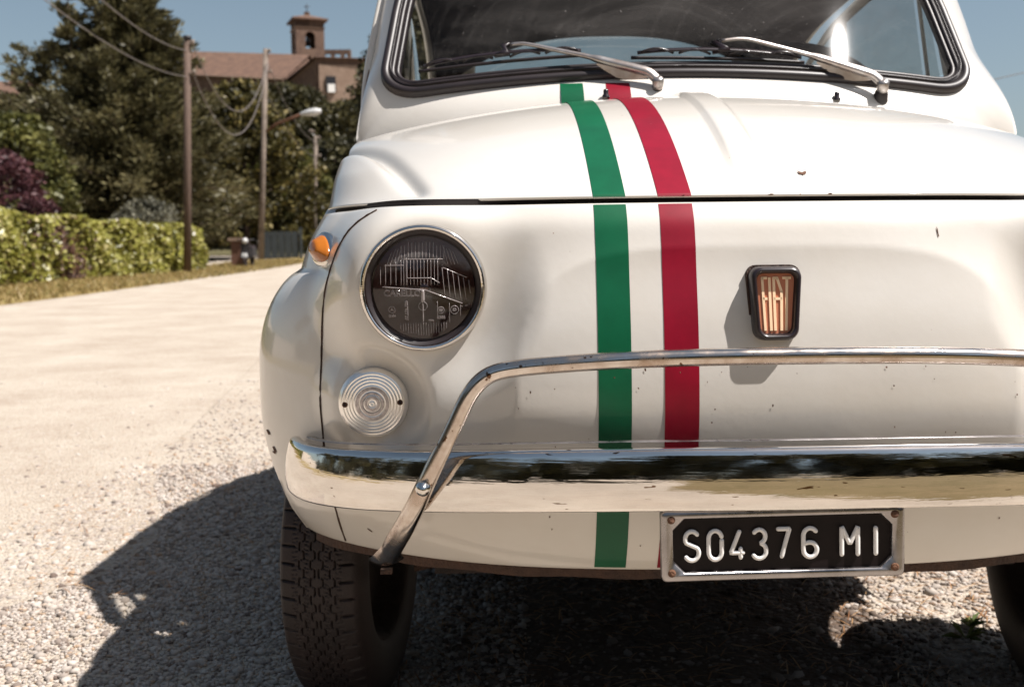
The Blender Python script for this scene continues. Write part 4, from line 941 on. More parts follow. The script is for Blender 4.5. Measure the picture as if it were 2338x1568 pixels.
# --- wheels (front pair steered a little)
def tyre_arr(nu=1000, nc=112):
    uu = np.linspace(-1, 1, nc)
    pr = []
    for t in uu:                                   # profile (width offset, radius)
        pr.append((t * 0.051, 0.2520 - 0.006 * abs(t) ** 3))
    pr = np.array(pr); th = np.linspace(0, 2 * math.pi, nu, endpoint=False)
    arc = th * 0.252; pitch = 0.252 * 2 * math.pi / 60
    ph = (arc / pitch)[:, None]; t = uu[None]
    sq = np.tanh(4.5 * np.sin(2 * math.pi * ph))
    depth = np.zeros((nu, nc))
    def groove(line, wdt, d):
        return d * np.exp(-((t - line) / wdt) ** 2)
    depth = np.maximum(depth, groove(0.13 + 0.065 * sq, 0.016, 0.0070)); depth = np.maximum(depth, groove(-0.11 - 0.065 * sq, 0.016, 0.0070))
    depth = np.maximum(depth, groove(0.46 + 0.075 * sq, 0.016, 0.0070)); depth = np.maximum(depth, groove(-0.44 - 0.075 * sq, 0.016, 0.0070))
    pz = (ph + 0.25) % 1.0
    for sgn in (-1, 1):
        cut = np.exp(-((pz - 0.5 - 0.12 * (sgn * t - 0.85)) / 0.040) ** 2) * S(0.62, 0.68, sgn * t); depth = np.maximum(depth, 0.009 * cut)
    for o_ in (0.15, 0.35, 0.62, 0.82):
        cut = np.exp(-(((ph + o_ + 0.6 * t) % 1.0 - 0.5) / 0.022) ** 2) * S(0.20, 0.24, np.abs(t)) * (1 - S(0.34, 0.38, np.abs(t))); depth = np.maximum(depth, 0.0032 * cut)
        cut = np.exp(-(((ph + o_ - 0.3 * t) % 1.0 - 0.5) / 0.022) ** 2) * S(0.54, 0.57, np.abs(t)) * (1 - S(0.70, 0.75, np.abs(t))); depth = np.maximum(depth, 0.0028 * cut)
    rad = pr[None, :, 1] - depth
    side = np.array([(0.0545, 0.2440), (0.0590, 0.2360), (0.0620, 0.222), (0.0635, 0.206), (0.0625, 0.190), (0.0600, 0.175), (0.0550, 0.163), (0.0520, 0.160)])
    X = np.concatenate([np.repeat(-side[::-1, 0][None], nu, 0), np.repeat(pr[:, 0][None], nu, 0), np.repeat(side[:, 0][None], nu, 0)], 1)
    lug = 0.0012 * (np.sin(2 * math.pi * ph) > 0.55)
    Rr = np.concatenate([np.repeat(side[::-1, 1][None], nu, 0), rad, np.repeat(side[:, 1][None], nu, 0)], 1)
    return np.stack([X, -Rr * np.cos(th)[:, None], Rr * np.sin(th)[:, None]], -1)
TY = tyre_arr(); TYR = tyre_arr(160, 24)
wheel_src = None
for (wx, wy, st, s) in ((-0.545, 0.540, 7.0, -1), (0.635, 0.500, 8.0, 1), (-0.545, 2.38, 0, -1), (0.545, 2.38, 0, 1)):
    loc = Matrix.Translation((wx, wy, 0.1935)) @ Matrix.Rotation(R(-st), 4, 'Z')
    if wy > 1 and s < 0: wheel_src = None; TY = TYR
    if wheel_src is None:
        ty = grid('wheel', TY, 'tyre', car, wrap_r=True, flip=True)
        wheel_src = ty.data
    else:
        ty = bpy.data.objects.new('wheel', wheel_src); col.objects.link(ty); attach(ty, car)
    ty.matrix_basis = loc
    pr = [(0.163, s * 0.052), (0.160, s * 0.058), (0.150, s * 0.056), (0.147, s * 0.030), (0.120, s * 0.022), (0.085, s * 0.034), (0.070, s * 0.046), (0.045, s * 0.056), (0.0005, s * 0.060)]
    v, f = lathe_arr(pr, 40, 'x'); rm = make('rim', v, f, 'hub'); rm.parent = ty
    v, f = lathe_arr([(0.163, -s * 0.052), (0.155, -s * 0.05), (0.150, -s * 0.01), (0.0005, -s * 0.005)], 40, 'x'); rb = make('brake_drum', v, f, 'under'); rb.parent = ty

# --- wheel wells, floor, leaf spring, suspension
j = Join()
for s in (-1, 1):
    for c_ in (AC, AC + 1.84):
        a_ = np.linspace(0.30, math.pi - 0.30, 40); P = []
        for xx in (0.36, 0.44, 0.52, 0.605):
            rr_ = AR - 0.003; P.append(np.stack([np.full(40, s * xx), c_ - (rr_) * np.cos(a_), AZ + rr_ * np.sin(a_)], -1))
        j.add(np.array(P), grid_faces(4, 40, flip=s > 0))
j.build('wheel_well', 'under', car, True)
j = Join().box((0, 1.55, 0.245), (0.76, 2.2, 0.03)).box((0, 0.24, 0.34), (0.80, 0.03, 0.22)).box((0, 0.40, 0.285), (0.72, 0.30, 0.04))
for s in (-1, 1): j.box((s * 0.365, 0.55, 0.42), (0.012, 0.62, 0.36)); j.box((s * 0.50, 1.46, 0.26), (0.26, 1.12, 0.05))
j.box((0, 0.72, 0.62), (1.0, 0.02, 0.60)); j.build('underbody', 'under', car)
for k in range(4):
    L_ = 0.44 - 0.075 * k; xs = np.linspace(-L_, L_, 31); zz = 0.235 - 0.013 * k - 0.22 * (xs ** 2) * 1.0 + 0.013 * k * 0.2
    v, f = sweep_arr(np.stack([xs, np.full(31, 0.40), zz], -1), [(0.024, -0.0042), (0.024, 0.0042), (-0.024, 0.0042), (-0.024, -0.0042)], (0, 0, 1), closed=True)
    make('spring_leaf', v, f, 'rust_dark', car, False)

# ================================================================== BACKGROUND THINGS
def leaves(cen, n, size, spread, aspect=1.8, rnd_mu=0.5, rnd_sd=0.25, up_bias=0.0, taper=True, droop=None):
    """n leaf quads (rhombs) scattered round each centre; cen (k,3), spread (k,) or scalar"""
    cen = np.asarray(cen, float); k = len(cen); spread = np.broadcast_to(np.asarray(spread, float), (k,))
    idx = np.repeat(np.arange(k), n)
    d = rng.normal(size=(len(idx), 3)); d /= np.linalg.norm(d, axis=1)[:, None]
    rad = rng.random(len(idx)) ** 0.45
    p = cen[idx] + d * (rad * spread[idx])[:, None] * np.array([1, 1, 0.75])
    ax = d + rng.normal(size=d.shape) * 0.8; ax[:, 2] += up_bias
    if droop is not None: ax += np.array(droop)
    ax /= np.linalg.norm(ax, axis=1)[:, None]
    q = np.cross(ax, rng.normal(size=d.shape)); q /= np.maximum(np.linalg.norm(q, axis=1), 1e-9)[:, None]
    sz = size * rng.uniform(0.6, 1.35, len(idx))
    a = ax * (sz * aspect * 0.5)[:, None]; b = q * (sz * 0.5)[:, None]
    v = np.stack([p - a, p + b, p + a, p - b], 1).reshape(-1, 3)
    f = np.arange(len(idx) * 4).reshape(-1, 4)
    clump = rng.normal(0, 0.16, k)
    r_ = np.clip(rnd_mu + clump[idx] + rng.normal(0, rnd_sd, len(idx)), 0, 1)
    return v, f, r_
def crown_obj(name, v, f, r_, mat, parent): return make(name, v, f, mat, parent, False, r_)
def limbs(name, base, tips, r0, mat, parent):
    j = Join(); base = np.array(base, float)
    top = max(tips, key=lambda t: t[2]); tr = curve3([base, base * 0.5 + np.array(top) * 0.5 + np.array([rng.normal(0, .1), rng.normal(0, .1), 0]), np.array(top)], 12)
    j.tube(tr, np.linspace(r0, r0 * 0.18, 12), 8)
    for t in tips:
        t = np.array(t, float); k = np.clip((t[2] - base[2]) / max(top[2] - base[2], .1) * 0.75, 0.15, 0.9); s0 = tr[int(k * 11)]
        j.tube(curve3([s0, s0 * .5 + t * .5 + np.array([0, 0, 0.15]), t], 6), np.linspace(r0 * 0.32, r0 * 0.08, 6), 5)
    return j.build(name, mat, parent, True)
def tree(name, base, h, rx, label, mat, clumps, n, leaf, shape='round', group=None, low=0.15, cr=0.5, mu=0.5, aspect=1.8, leaders=None, ry=None):
    base = np.array(base, float); base[2] = float(gz(base[0], base[1])) if base[2] is None or np.isnan(base[2]) else base[2]
    e = thing(name, base, label, 'tree', group); ry = ry or rx
    cen = []
    while len(cen) < clumps:
        t = rng.uniform(low, 1.0)
        if shape == 'cone': rr = (1 - t) ** 0.75 * 1.0 + 0.06
        elif shape == 'column': rr = 0.95 * math.sin(min(1, (1 - t) * 1.6 + 0.12) * math.pi / 2)
        else: rr = math.sqrt(max(0.02, 1 - ((t - 0.5 * (1 + low)) / (0.5 * (1 - low))) ** 2))
        a = rng.uniform(0, 2 * math.pi); q = rng.uniform(0.45, 1.0) ** 0.5
        wob = 1 + 0.22 * math.sin(3 * a + 5 * t) + 0.12 * math.sin(7 * a - 9 * t)
        ox = 0
        if leaders and t > 0.72:
            ox = random.choice(leaders); rr *= 0.45
        cen.append((base[0] + ox + rx * rr * q * wob * math.cos(a), base[1] + ry * rr * q * wob * math.sin(a), base[2] + h * t))
    cen = np.array(cen)
    if shape == 'cone':
        v, f, r_ = leaves(cen, n, leaf, cr * rng.uniform(0.6, 1.2, clumps), aspect, mu, 0.22, droop=(0, 0, -0.15))
    else:
        v, f, r_ = leaves(cen, n, leaf, cr * rng.uniform(0.6, 1.25, clumps), aspect, mu, 0.24)
    crown_obj('crown', v, f, r_, mat, e)
    pick = rng.choice(clumps, min(14, clumps), replace=False)
    limbs('trunk', base - np.array([0, 0, 0.15]), [cen[i] for i in pick] + [base + np.array([0, 0, h * 0.9])], max(0.09, h * 0.022), 'bark', e)
    return e
nan = float('nan')
# big cedar with several leaders
def cedar(base, h, rmax, leaders, label, nb=300, mat='leaf_cedar'):
    base = np.array([base[0], base[1], float(gz(base[0], base[1]))]); e = thing('cedar_tree', base, label, 'tree')
    V, Rr = [], []; tw_ = Join()
    trunks = []
    for (ox, oy, z0, z1) in leaders:
        a_ = base + np.array([ox * 0.25, oy * 0.25, z0 * h * 0.5 if z0 else -0.2]); b_ = base + np.array([ox, oy, z1 * h])
        p_ = curve3([a_, a_ * .5 + b_ * .5 + np.array([ox * 0.25, 0, 0]), b_], 20); trunks.append((p_, z0, z1)); tw_.tube(p_, np.linspace(0.22 * (z1 - z0), 0.02, 20), 7)
    for k in range(nb):
        p_, z0, z1 = trunks[k % len(trunks)] if k > nb * 0.55 else trunks[0]
        t = rng.uniform(0.08, 0.99); o_ = p_[int(t * 19)]; hz_ = (o_[2] - base[2]) / h
        L = (rmax * (1 - hz_) ** 0.92 + 0.20) * rng.uniform(0.65, 1.12) * (1 if p_ is trunks[0][0] else 0.55)
        az = rng.uniform(0, 2 * math.pi); el = 0.12 + 0.75 * hz_ + rng.normal(0, 0.12)
        d = np.array([math.cos(az) * math.cos(el), math.sin(az) * math.cos(el), math.sin(el)])
        n_ = 7; q = np.array([o_ + d * L * u_ + np.array([0, 0, -0.10 * L * u_ ** 2 + 0.05 * L * u_ ** 4]) for u_ in np.linspace(0, 1, n_)]); tw_.tube(q, np.linspace(0.035, 0.006, n_), 4, False)
        m_ = int(70 + 70 * L); u_ = rng.random(m_) ** 0.7; c_ = np.stack([np.interp(u_, np.linspace(0, 1, n_), q[:, i_]) for i_ in range(3)], -1)
        wd = (0.10 + 0.17 * L * (1 - u_) * u_ * 2.0)[:, None]; off_ = rng.normal(0, 1, (m_, 3)) * np.array([1, 1, 0.5]) * wd
        ax = d + off_ / np.maximum(np.linalg.norm(off_, axis=1), 1e-6)[:, None] * 0.9 + rng.normal(0, .25, (m_, 3)) + np.array([0, 0, 0.1]); ax /= np.linalg.norm(ax, axis=1)[:, None]
        sd = np.cross(ax, rng.normal(0, 1, (m_, 3))); sd /= np.linalg.norm(sd, axis=1)[:, None]
        sz = rng.uniform(0.16, 0.36, m_)[:, None]; pc = c_ + off_
        V.append(np.stack([pc - ax * sz * .5, pc + sd * sz * .17, pc + ax * sz * .5, pc - sd * sz * .17], 1).reshape(-1, 3)); Rr.append(np.clip(0.5 + rng.normal(0, .16) + rng.normal(0, .2, m_), 0, 1))
    V = np.concatenate(V); crown_obj('crown', V, np.arange(len(V)).reshape(-1, 4), np.concatenate(Rr), mat, e); tw_.build('trunk', 'bark', e, True); return e
cedar((-15.2, 42), 11.6, 6.0, [(0.95, 0, 0, 1.0), (-0.3, 0.2, 0.2, 0.985), (-1.35, -0.2, 0.2, 0.93), (2.3, 0.1, 0.15, 0.80), (-2.6, 0, 0.1, 0.72)], 'tall dark cedar with pointed tops left of the wooden pole', 540)
tree('evergreen_tree', (-11.3, 48, nan), 7.6, 2.9, 'bushy dark evergreen tree between the wooden pole and the concrete pole', 'leaf_dark', 330, 75, 0.17, 'column', low=0.08, cr=0.62, mu=0.5, aspect=1.5)
tree('hillside_tree', (-4.5, 56, nan), 12.4, 2.7, 'tall loose tree rising just beside the windscreen pillar', 'leaf_hill', 420, 70, 0.17, 'column', low=0.05, cr=0.7, mu=0.55, aspect=1.7)
tree('hillside_tree', (-9.3, 66, nan), 4.9, 3.2, 'dark tree behind the thin lamp post', 'leaf_hill', 250, 70, 0.19, 'round', low=0.02, cr=0.8, mu=0.4)
tree('hillside_tree', (-16.4, 88, nan), 4.6, 3.4, 'rounded green tree in front of the church wall', 'leaf_hill', 260, 70, 0.24, 'round', low=0.0, cr=0.95, mu=0.5)
tree('hillside_tree', (-11.6, 84, nan), 3.9, 2.6, 'green tree covering the right end of the church', 'leaf_hill', 220, 70, 0.22, 'round', low=0.0, cr=0.95, mu=0.6)
tree('hillside_tree', (-25.0, 84, nan), 2.2, 4.0, 'low tree below the left half of the church', 'leaf_hill', 230, 65, 0.24, 'round', low=0.0, cr=0.95, mu=0.5)
tree('hillside_tree', (-20.0, 70, nan), 2.8, 3.4, 'dark low tree between the cedar and the evergreen', 'leaf_dark', 230, 65, 0.22, 'round', low=0.0, cr=0.95, mu=0.35)
tree('hillside_tree', (-12.6, 60, nan), 5.6, 3.0, 'bright leafy tree beside the concrete pole', 'leaf_bright', 220, 70, 0.17, 'round', low=0.0, cr=0.75, mu=0.5)
tree('garden_tree', (-15.3, 33, nan), 4.8, 1.7, 'yellow green tree behind the left end of the hedge', 'leaf_bright', 190, 70, 0.12, 'round', low=0.1, cr=0.45, mu=0.4)
tree('plum_shrub', (-12.5, 26, nan), 3.1, 1.1, 'purple leaved shrub behind the left end of the hedge', 'leaf_red', 150, 70, 0.075, 'round', low=0.1, cr=0.32, mu=0.5)
tree('grey_shrub', (-11.6, 35, nan), 2.2, 1.1, 'grey green shrub behind the middle of the hedge', 'leaf_grey', 90, 70, 0.08, 'round', low=0.1, cr=0.34, mu=0.5)
tree('stone_pine', (-23.6, 128, 14.0), 8.9, 1.9, 'flat crowned pine between the church roof and the bell tower', 'leaf_hill', 60, 60, 0.30, 'round', low=0.70, cr=0.5, mu=0.3)
tree('roadside_tree', (23.2, 42, nan), 6.1, 1.6, 'tree whose top just shows at the right edge behind the hood', 'leaf_hill', 100, 60, 0.16, 'round', low=0.2, cr=0.5, mu=0.4)
tree('roadside_tree', (-23.5, 43, nan), 5.2, 3.2, 'green tree left of the cedar below the tiled house', 'leaf_hill', 200, 65, 0.17, 'round', low=0.0, cr=0.75, mu=0.4)

# hedge
hpath = curve3([(-13.6, 9), (-12.6, 14), (-11.5, 18), (-10.6, 21), (-10.1, 25), (-9.55, 29), (-9.15, 32.6)], 80)
hed = thing('hedge', (-10.6, 21, float(gz(-10.6, 21))), 'clipped yellow green hedge with a brown patch along the road', 'hedge')
N_ = 30000; i_ = rng.integers(0, 79, N_); fr = rng.random(N_)
pxy = hpath[i_] + (hpath[i_ + 1] - hpath[i_]) * fr[:, None]
dxy = np.array([0.93, 0.36]); 
hgt = np.interp(pxy[:, 1], [9, 21, 26, 33], [1.60, 1.52, 1.40, 1.27]) + 0.06 * np.sin(pxy[:, 1] * 2.1)
face = rng.random(N_)
dep = np.where(face < 0.62, np.abs(rng.normal(0, 0.06, N_)), rng.uniform(0, 0.9, N_)); zz = np.where(face < 0.62, rng.random(N_) * hgt, hgt - np.abs(rng.normal(0, 0.05, N_)))
bul = 0.07 * np.sin(pxy[:, 1] * 3.1 + zz * 4) + 0.05 * np.sin(pxy[:, 1] * 7.7 - zz * 6)
P = np.stack([pxy[:, 0] - dep * dxy[0] + bul * 1.0, pxy[:, 1] + dep * 0.36 - bul * 0.4, 0 * zz], -1); P[:, 2] = gz(P[:, 0], P[:, 1]) + 0.04 + zz
brown = 1.15 * np.exp(-((P[:, 1] - 24.3 - 0.3 * np.sin(zz * 4)) / 0.85) ** 2) * (0.35 + 0.65 * (zz < hgt * 0.88)) + np.exp(-((P[:, 1] - 22.6) / 0.3) ** 2) * 0.6
isb = rng.random(N_) < brown * 0.85
def leafset(Pp, size, aspect=1.6):
    n = len(Pp); ax = rng.normal(size=(n, 3)); ax /= np.linalg.norm(ax, axis=1)[:, None]
    nn_ = np.array([0.75, -0.35, 0.6]) + rng.normal(0, 0.45, (n, 3)); b = np.cross(nn_, ax); b /= np.linalg.norm(b, axis=1)[:, None]
    sz = size * rng.uniform(0.55, 1.5, n); a = ax * (sz * aspect / 2)[:, None]; b = b * (sz / 2)[:, None]
    return np.stack([Pp - a, Pp + b, Pp + a, Pp - b], 1).reshape(-1, 3), np.arange(n * 4).reshape(-1, 4)
v, f = leafset(P[~isb], 0.105); crown_obj('foliage', v, f, np.clip(rng.normal(0.48, 0.22, (~isb).sum()), 0, 1), 'leaf_hedge', hed)
v, f = leafset(P[isb], 0.065); o = crown_obj('withered_foliage', v, f, np.clip(rng.normal(0.4, 0.25, isb.sum()), 0, 1), 'leaf_brown', hed); o['label'] = 'withered brown patch of the hedge'
j = Join()
for k in range(0, 80, 2):
    c_ = hpath[k]; z0 = float(gz(c_[0], c_[1])); j.tube([(c_[0] - 0.4, c_[1] + 0.15, z0 - 0.05), (c_[0] - 0.42 + rng.normal(0, .1), c_[1] + 0.15, z0 + 0.6), (c_[0] - 0.4 + rng.normal(0, .15), c_[1] + 0.2, z0 + 1.1)], [0.03, 0.022, 0.01], 5)
o = j.build('stems', 'bark', hed, True); o['kind'] = 'stuff'
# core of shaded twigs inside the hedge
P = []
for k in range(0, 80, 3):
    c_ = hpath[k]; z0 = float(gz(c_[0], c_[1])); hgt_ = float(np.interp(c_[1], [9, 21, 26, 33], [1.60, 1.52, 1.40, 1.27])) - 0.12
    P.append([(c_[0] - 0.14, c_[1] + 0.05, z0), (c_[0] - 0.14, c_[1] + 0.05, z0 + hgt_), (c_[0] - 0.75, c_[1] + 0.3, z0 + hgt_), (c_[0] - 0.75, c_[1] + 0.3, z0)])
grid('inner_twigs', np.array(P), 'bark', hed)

# poles and wires
def pole(name, base, top, r0, r1, mat, label, parts=True):
    base = np.array(base, float); top = np.array(top, float); base[2] = float(gz(base[0], base[1]))
    e = thing(name, base, label, 'pole'); tube('post', np.stack([base - np.array([0, 0, .3]), base * .5 + top * .5, top]), [r0, (r0 + r1) / 2, r1], mat, e, 14); return e, base, top
p1, b1, t1 = pole('utility_pole', (-9.02, 30, 0), (-8.78, 30, 6.80), 0.115, 0.095, 'wood', 'weathered wooden utility pole standing against the hedge')
p2, b2, t2 = pole('utility_pole', (-9.86, 44, 0), (-9.38, 44, 9.15), 0.135, 0.105, 'concrete', 'concrete utility pole with a street lamp arm behind the evergreen tree')
p3, b3, t3 = pole('utility_pole', (-8.59, 50, 0), (-8.36, 50, 6.25), 0.11, 0.09, 'concrete', 'thin far pole near the white car hood')
for e, t in ((p1, t1), (p2, t2), (p3, t3)):
    for dz, dx in ((-0.12, 0.16), (-0.95, 0.17)):
        j = Join().tube([t + np.array([-0.05, -0.05, dz]), t + np.array([dx + 0.05, -0.05, dz])], 0.035, 8).tube([t + np.array([dx, -0.05, dz - 0.03]), t + np.array([dx, -0.05, dz + 0.10])], 0.055, 8)
        j.build('insulator', 'concrete', e, True)
Join().tube([t1 + np.array([0, 0, 0.0]), t1 + np.array([0, 0, 0.1])], 0.12, 10).build('pole_cap', 'black', p1, True)
tube('lamp_arm', [(-9.55, 44, 5.75), (-9.02, 43.9, 6.09), (-8.45, 43.8, 6.28), (-7.95, 43.7, 6.45)], 0.055, 'rust', p2, 8)
P = []
for k in np.linspace(0, 1, 12):
    c_ = np.array([-8.0, 43.7, 6.47]) + np.array([0.86, 0, 0.10]) * k; rr_ = 0.05 + 0.145 * math.sin(min(1, k * 1.25) * math.pi * 0.62) * (1 if k < .9 else 0.6); a_ = np.linspace(0, 2 * math.pi, 12, endpoint=False)
    P.append(np.stack([c_[0] + 0 * a_, c_[1] + rr_ * np.cos(a_), c_[2] + rr_ * 0.8 * np.sin(a_)], -1))
P.append(np.repeat([[-7.13, 43.7, 6.56]], 12, 0)); grid('lamp_head', np.array(P), 'lamp_white', p2, wrap_c=True)
tube('lamp_arm', [(-8.36, 50, 6.1), (-8.46, 49.9, 6.30), (-8.60, 49.8, 6.42)], 0.04, 'metal_grey', p3, 6)
Join().tube([(-8.70, 49.8, 6.44), (-8.55, 49.8, 6.46), (-8.36, 49.8, 6.42)], [0.04, 0.09, 0.03], 8).build('lamp_head', 'concrete', p3, True)
def wire(a, b, sag, rad, label):
    a, b = np.array(a, float), np.array(b, float); t = np.linspace(0, 1, 40)[:, None]
    p = a + (b - a) * t; p[:, 2] -= sag * 4 * (t * (1 - t))[:, 0]
    return tag(tube('overhead_cable', p, rad, 'cable', None, 6), label, 'cable', 'overhead cables')
wire(t1 + np.array([0.16, -.05, -0.15]), t2 + np.array([0.1, -.1, -0.5]), 1.95, 0.016, 'upper of two sagging cables between the wooden and the concrete pole')
wire(t1 + np.array([0.16, -.05, -1.0]), t2 + np.array([0.1, -.1, -0.7]), 2.2, 0.016, 'lower of two sagging cables between the wooden and the concrete pole')
wire((-4.6, 2.0, 5.4), t1 + np.array([0, -.1, -0.32]), 0.9, 0.011, 'upper cable running from the wooden pole across the cedar to the top left')
wire((-5.3, 2.0, 5.2), t1 + np.array([0, -.1, -1.05]), 0.9, 0.010, 'lower cable running from the wooden pole across the cedar to the top left')
wire(t2 + np.array([0.1, 0, -0.6]), t3 + np.array([0.1, 0, -0.3]), 0.7, 0.014, 'upper cable from the concrete pole down to the thin far pole')
wire(t2 + np.array([0.1, 0, -2.0]), t3 + np.array([0.1, 0, -1.0]), 0.5, 0.012, 'lower cable from the concrete pole down to the thin far pole')
wire((13.2, 30, 5.28), (18.5, 30, 6.45), 0.02, 0.014, 'thin cable crossing the sky at the right edge')

# church with nave, bell tower and side wing
CZ = 11.5
ch = thing('church', (-24, 114, CZ), 'old brown stone church with terracotta roof on the hill', 'church')
def prism_wall(pts, z0, z1):
    n = len(pts); v = [(x, y, z0) for x, y in pts] + [(x, y, z1) for x, y in pts]
    return np.array(v, float), [[i, (i + 1) % n, n + (i + 1) % n, n + i] for i in range(n)] + [list(range(n, 2 * n))]
# nave: long axis from left back to right front
A0, A1 = np.array([-34.0, 116.0]), np.array([-20.6, 110.0]); dn = (A1 - A0) / np.linalg.norm(A1 - A0); nb = np.array([-dn[1], dn[0]])
Wn = 8.0
c00, c10, c11, c01 = A0, A1, A1 + nb * Wn, A0 + nb * Wn
zeL, zeR, zr = 20.35, 18.75, 2.75
def zl(p): t = (p - A0) @ dn / np.linalg.norm(A1 - A0); return zeL + (zeR - zeL) * t
v = []
for p in (c00, c10, c11, c01): v.append((*p, CZ))
for p in (c00, c10, c11, c01): v.append((*p, zl(p) - 0.05))
m0, m1 = A0 + nb * Wn / 2, A1 + nb * Wn / 2
v += [(*m0, zl(m0) + zr - 0.1), (*m1, zl(m1) + zr - 0.1)]
make('nave_wall', v, [[0, 1, 5, 4], [1, 2, 6, 9, 5], [2, 3, 7, 6], [3, 0, 4, 8, 7]], 'stone_wall', ch, False)
def roof_sheet(name, e0, e1, r0, r1, parent, nt=44, mat='tile'):
    """corrugated tiled slope between eave e0-e1 and ridge r0-r1"""
    j_ = nt * 4; t = np.linspace(0, 1, j_ + 1)[:, None]; e = np.array(e0) + (np.array(e1) - np.array(e0)) * t; r_ = np.array(r0) + (np.array(r1) - np.array(r0)) * t
    k = np.linspace(0, 1, 8); wv = 0.05 * np.abs(np.sin(t[:, 0] * nt * math.pi))
    P = np.array([e * (1 - q) + r_ * q for q in k]); P[:, :, 2] += wv[None]; P[:, :, 2] += 0.03 * (np.arange(8) % 2)[:, None]
    return grid(name, P, mat, parent, smooth=False)
ov = nb * -0.5; e0 = np.r_[A0 - dn * 0.4 + ov, zeL - 0.25]; e1 = np.r_[A1 + dn * 0.2 + ov, zeR - 0.25]
roof_sheet('roof_slope', e0, e1, np.r_[m0 - dn * 0.4, zeL + zr], np.r_[m1 + dn * 0.2, zeR + zr], ch, 46)
b0_ = c01 - dn * 0.4 + nb * 0.5; b1_ = c11 + dn * 0.2 + nb * 0.5
roof_sheet('roof_slope', np.r_[b1_, zeR - 0.25], np.r_[b0_, zeL - 0.25], np.r_[m1 + dn * 0.2, zeR + zr], np.r_[m0 - dn * 0.4, zeL + zr], ch, 46)
Join().tube([(*(A0 + nb * -0.45), zeL - 0.33), (*(A1 + nb * -0.45), zeR - 0.33)], 0.10, 6).build('eave', 'stone_pale', ch, True)
for k in (0.03, 0.20, 0.385, 0.56):
    p = A0 + dn * (k * np.linalg.norm(A1 - A0)) + nb * -0.12; Join().box((p[0], p[1], 17.2 - 2.0 * k), (0.85, 0.3, 2.3), rz=math.atan2(dn[1], dn[0])).build('buttress', 'stone_pale', ch)
p_ = (A0 + A1) / 2 + nb * -0.3; Join().box((p_[0], p_[1], 14.6), (np.linalg.norm(A1 - A0), 0.5, 1.0), rz=math.atan2(dn[1], dn[0])).build('ledge', 'stone_pale', ch)
# wing at the right, gabled towards the road
Wg = [(-20.6, 109.5), (-17.1, 106.5), (-12.3, 107.5), (-12.3, 114.0), (-20.6, 114.0)]
v, f = prism_wall(Wg, CZ, 18.2); v[-5:, 2] = [17.9, 20.0, 20.05, 20.0, 19.5]
make('wing_wall', v, f[:-1], 'stone_wall', ch, False)
roof_sheet('roof_slope', (-21.1, 109.2, 17.85), (-17.1, 106.0, 19.95), (-19.6, 114.5, 21.2), (-16.8, 114.5, 21.35), ch, 18)
roof_sheet('roof_slope', (-17.1, 106.0, 19.95), (-11.6, 107.0, 19.9), (-16.8, 114.5, 21.35), (-12.0, 114.5, 21.25), ch, 20)
Join().box((-14.6, 106.85, 17.2), (4.4, 0.25, 4.2), rz=math.atan2(1.0, 4.8)).build('pale_wall_face', 'stone_pale', ch)
wn = Join().box((-15.6, 106.45, 17.4), (0.95, 0.25, 1.5), rz=0.2).build('window', 'dark_win', ch)
Join().box((-15.55, 106.35, 17.0), (0.7, 0.2, 0.8), rz=0.2).build('shutter', 'white_wall', wn)
# bell tower
tw = thing('bell_tower', (-19.65, 118, CZ), 'square brown stone bell tower with arched opening above the church roof', 'tower')
hx_, hy_ = 1.52, 1.52; tc_ = np.array([-19.65, 118.0]); rot = 0.35
def twp(x, y, z): return (tc_[0] + x * math.cos(rot) - y * math.sin(rot), tc_[1] + x * math.sin(rot) + y * math.cos(rot), z)
ow, oz0, oz1 = 0.52, 22.75, 24.5
ztw = 25.75
for k in range(4):
    def q4(x, z, d=0.0):
        y = -hx_ + d
        return [twp(x, y, z), twp(-y, x, z), twp(-x, -y, z), twp(y, -x, z)][k]
    a_ = np.linspace(0, math.pi, 13); archp = [(ow * math.cos(t), oz1 - 0.45 + ow * 0.95 * math.sin(t)) for t in a_]
    opening = [(ow, oz0)] + archp + [(-ow, oz0)]
    outl = [(hx_, oz0)] + [(hx_, oz1 - 0.45 + 1.2 * t) for t in np.linspace(0, 1, 5)] + [(hx_ * (1 - 2 * t), ztw if True else 0) for t in np.linspace(0.02, .98, 3)] + [(-hx_, oz1 - 0.45 + 1.2 * t) for t in np.linspace(1, 0, 5)] + [(-hx_, oz0)]
    m_ = len(opening); tq = np.linspace(0, len(outl) - 1, m_); outl = np.array(outl); oo = np.stack([np.interp(tq, np.arange(len(outl)), outl[:, 0]), np.interp(tq, np.arange(len(outl)), outl[:, 1])], 1)
    V = [q4(x, z) for x, z in opening] + [q4(x, z) for x, z in oo] + [q4(x, z, 0.35) for x, z in opening]
    F = [[i, i + 1, m_ + i + 1, m_ + i] for i in range(m_ - 1)] + [[i + 1, i, 2 * m_ + i, 2 * m_ + i + 1] for i in range(m_ - 1)]
    V += [q4(-hx_, oz0), q4(hx_, oz0), q4(hx_, CZ), q4(-hx_, CZ)]; n0 = 3 * m_; F.append([n0, n0 + 1, n0 + 2, n0 + 3])
    V += [q4(-hx_, ztw), q4(hx_, ztw), q4(hx_, oz1 + 0.6), q4(-hx_, oz1 + 0.6)]; F.append([n0 + 4, n0 + 5, n0 + 6, n0 + 7])
    make('tower_wall', V, F, 'stone_wall', tw, False)
    Join().add([q4(-hx_ - .06, ztw - 0.9, -0.05), q4(hx_ + .06, ztw - 0.9, -0.05), q4(hx_ + .06, ztw - 0.75, -0.12), q4(-hx_ - .06, ztw - 0.75, -0.12)], [[0, 1, 2, 3]]).build('string_course', 'stone_pale', tw)
z_ = ztw; ee = 1.92
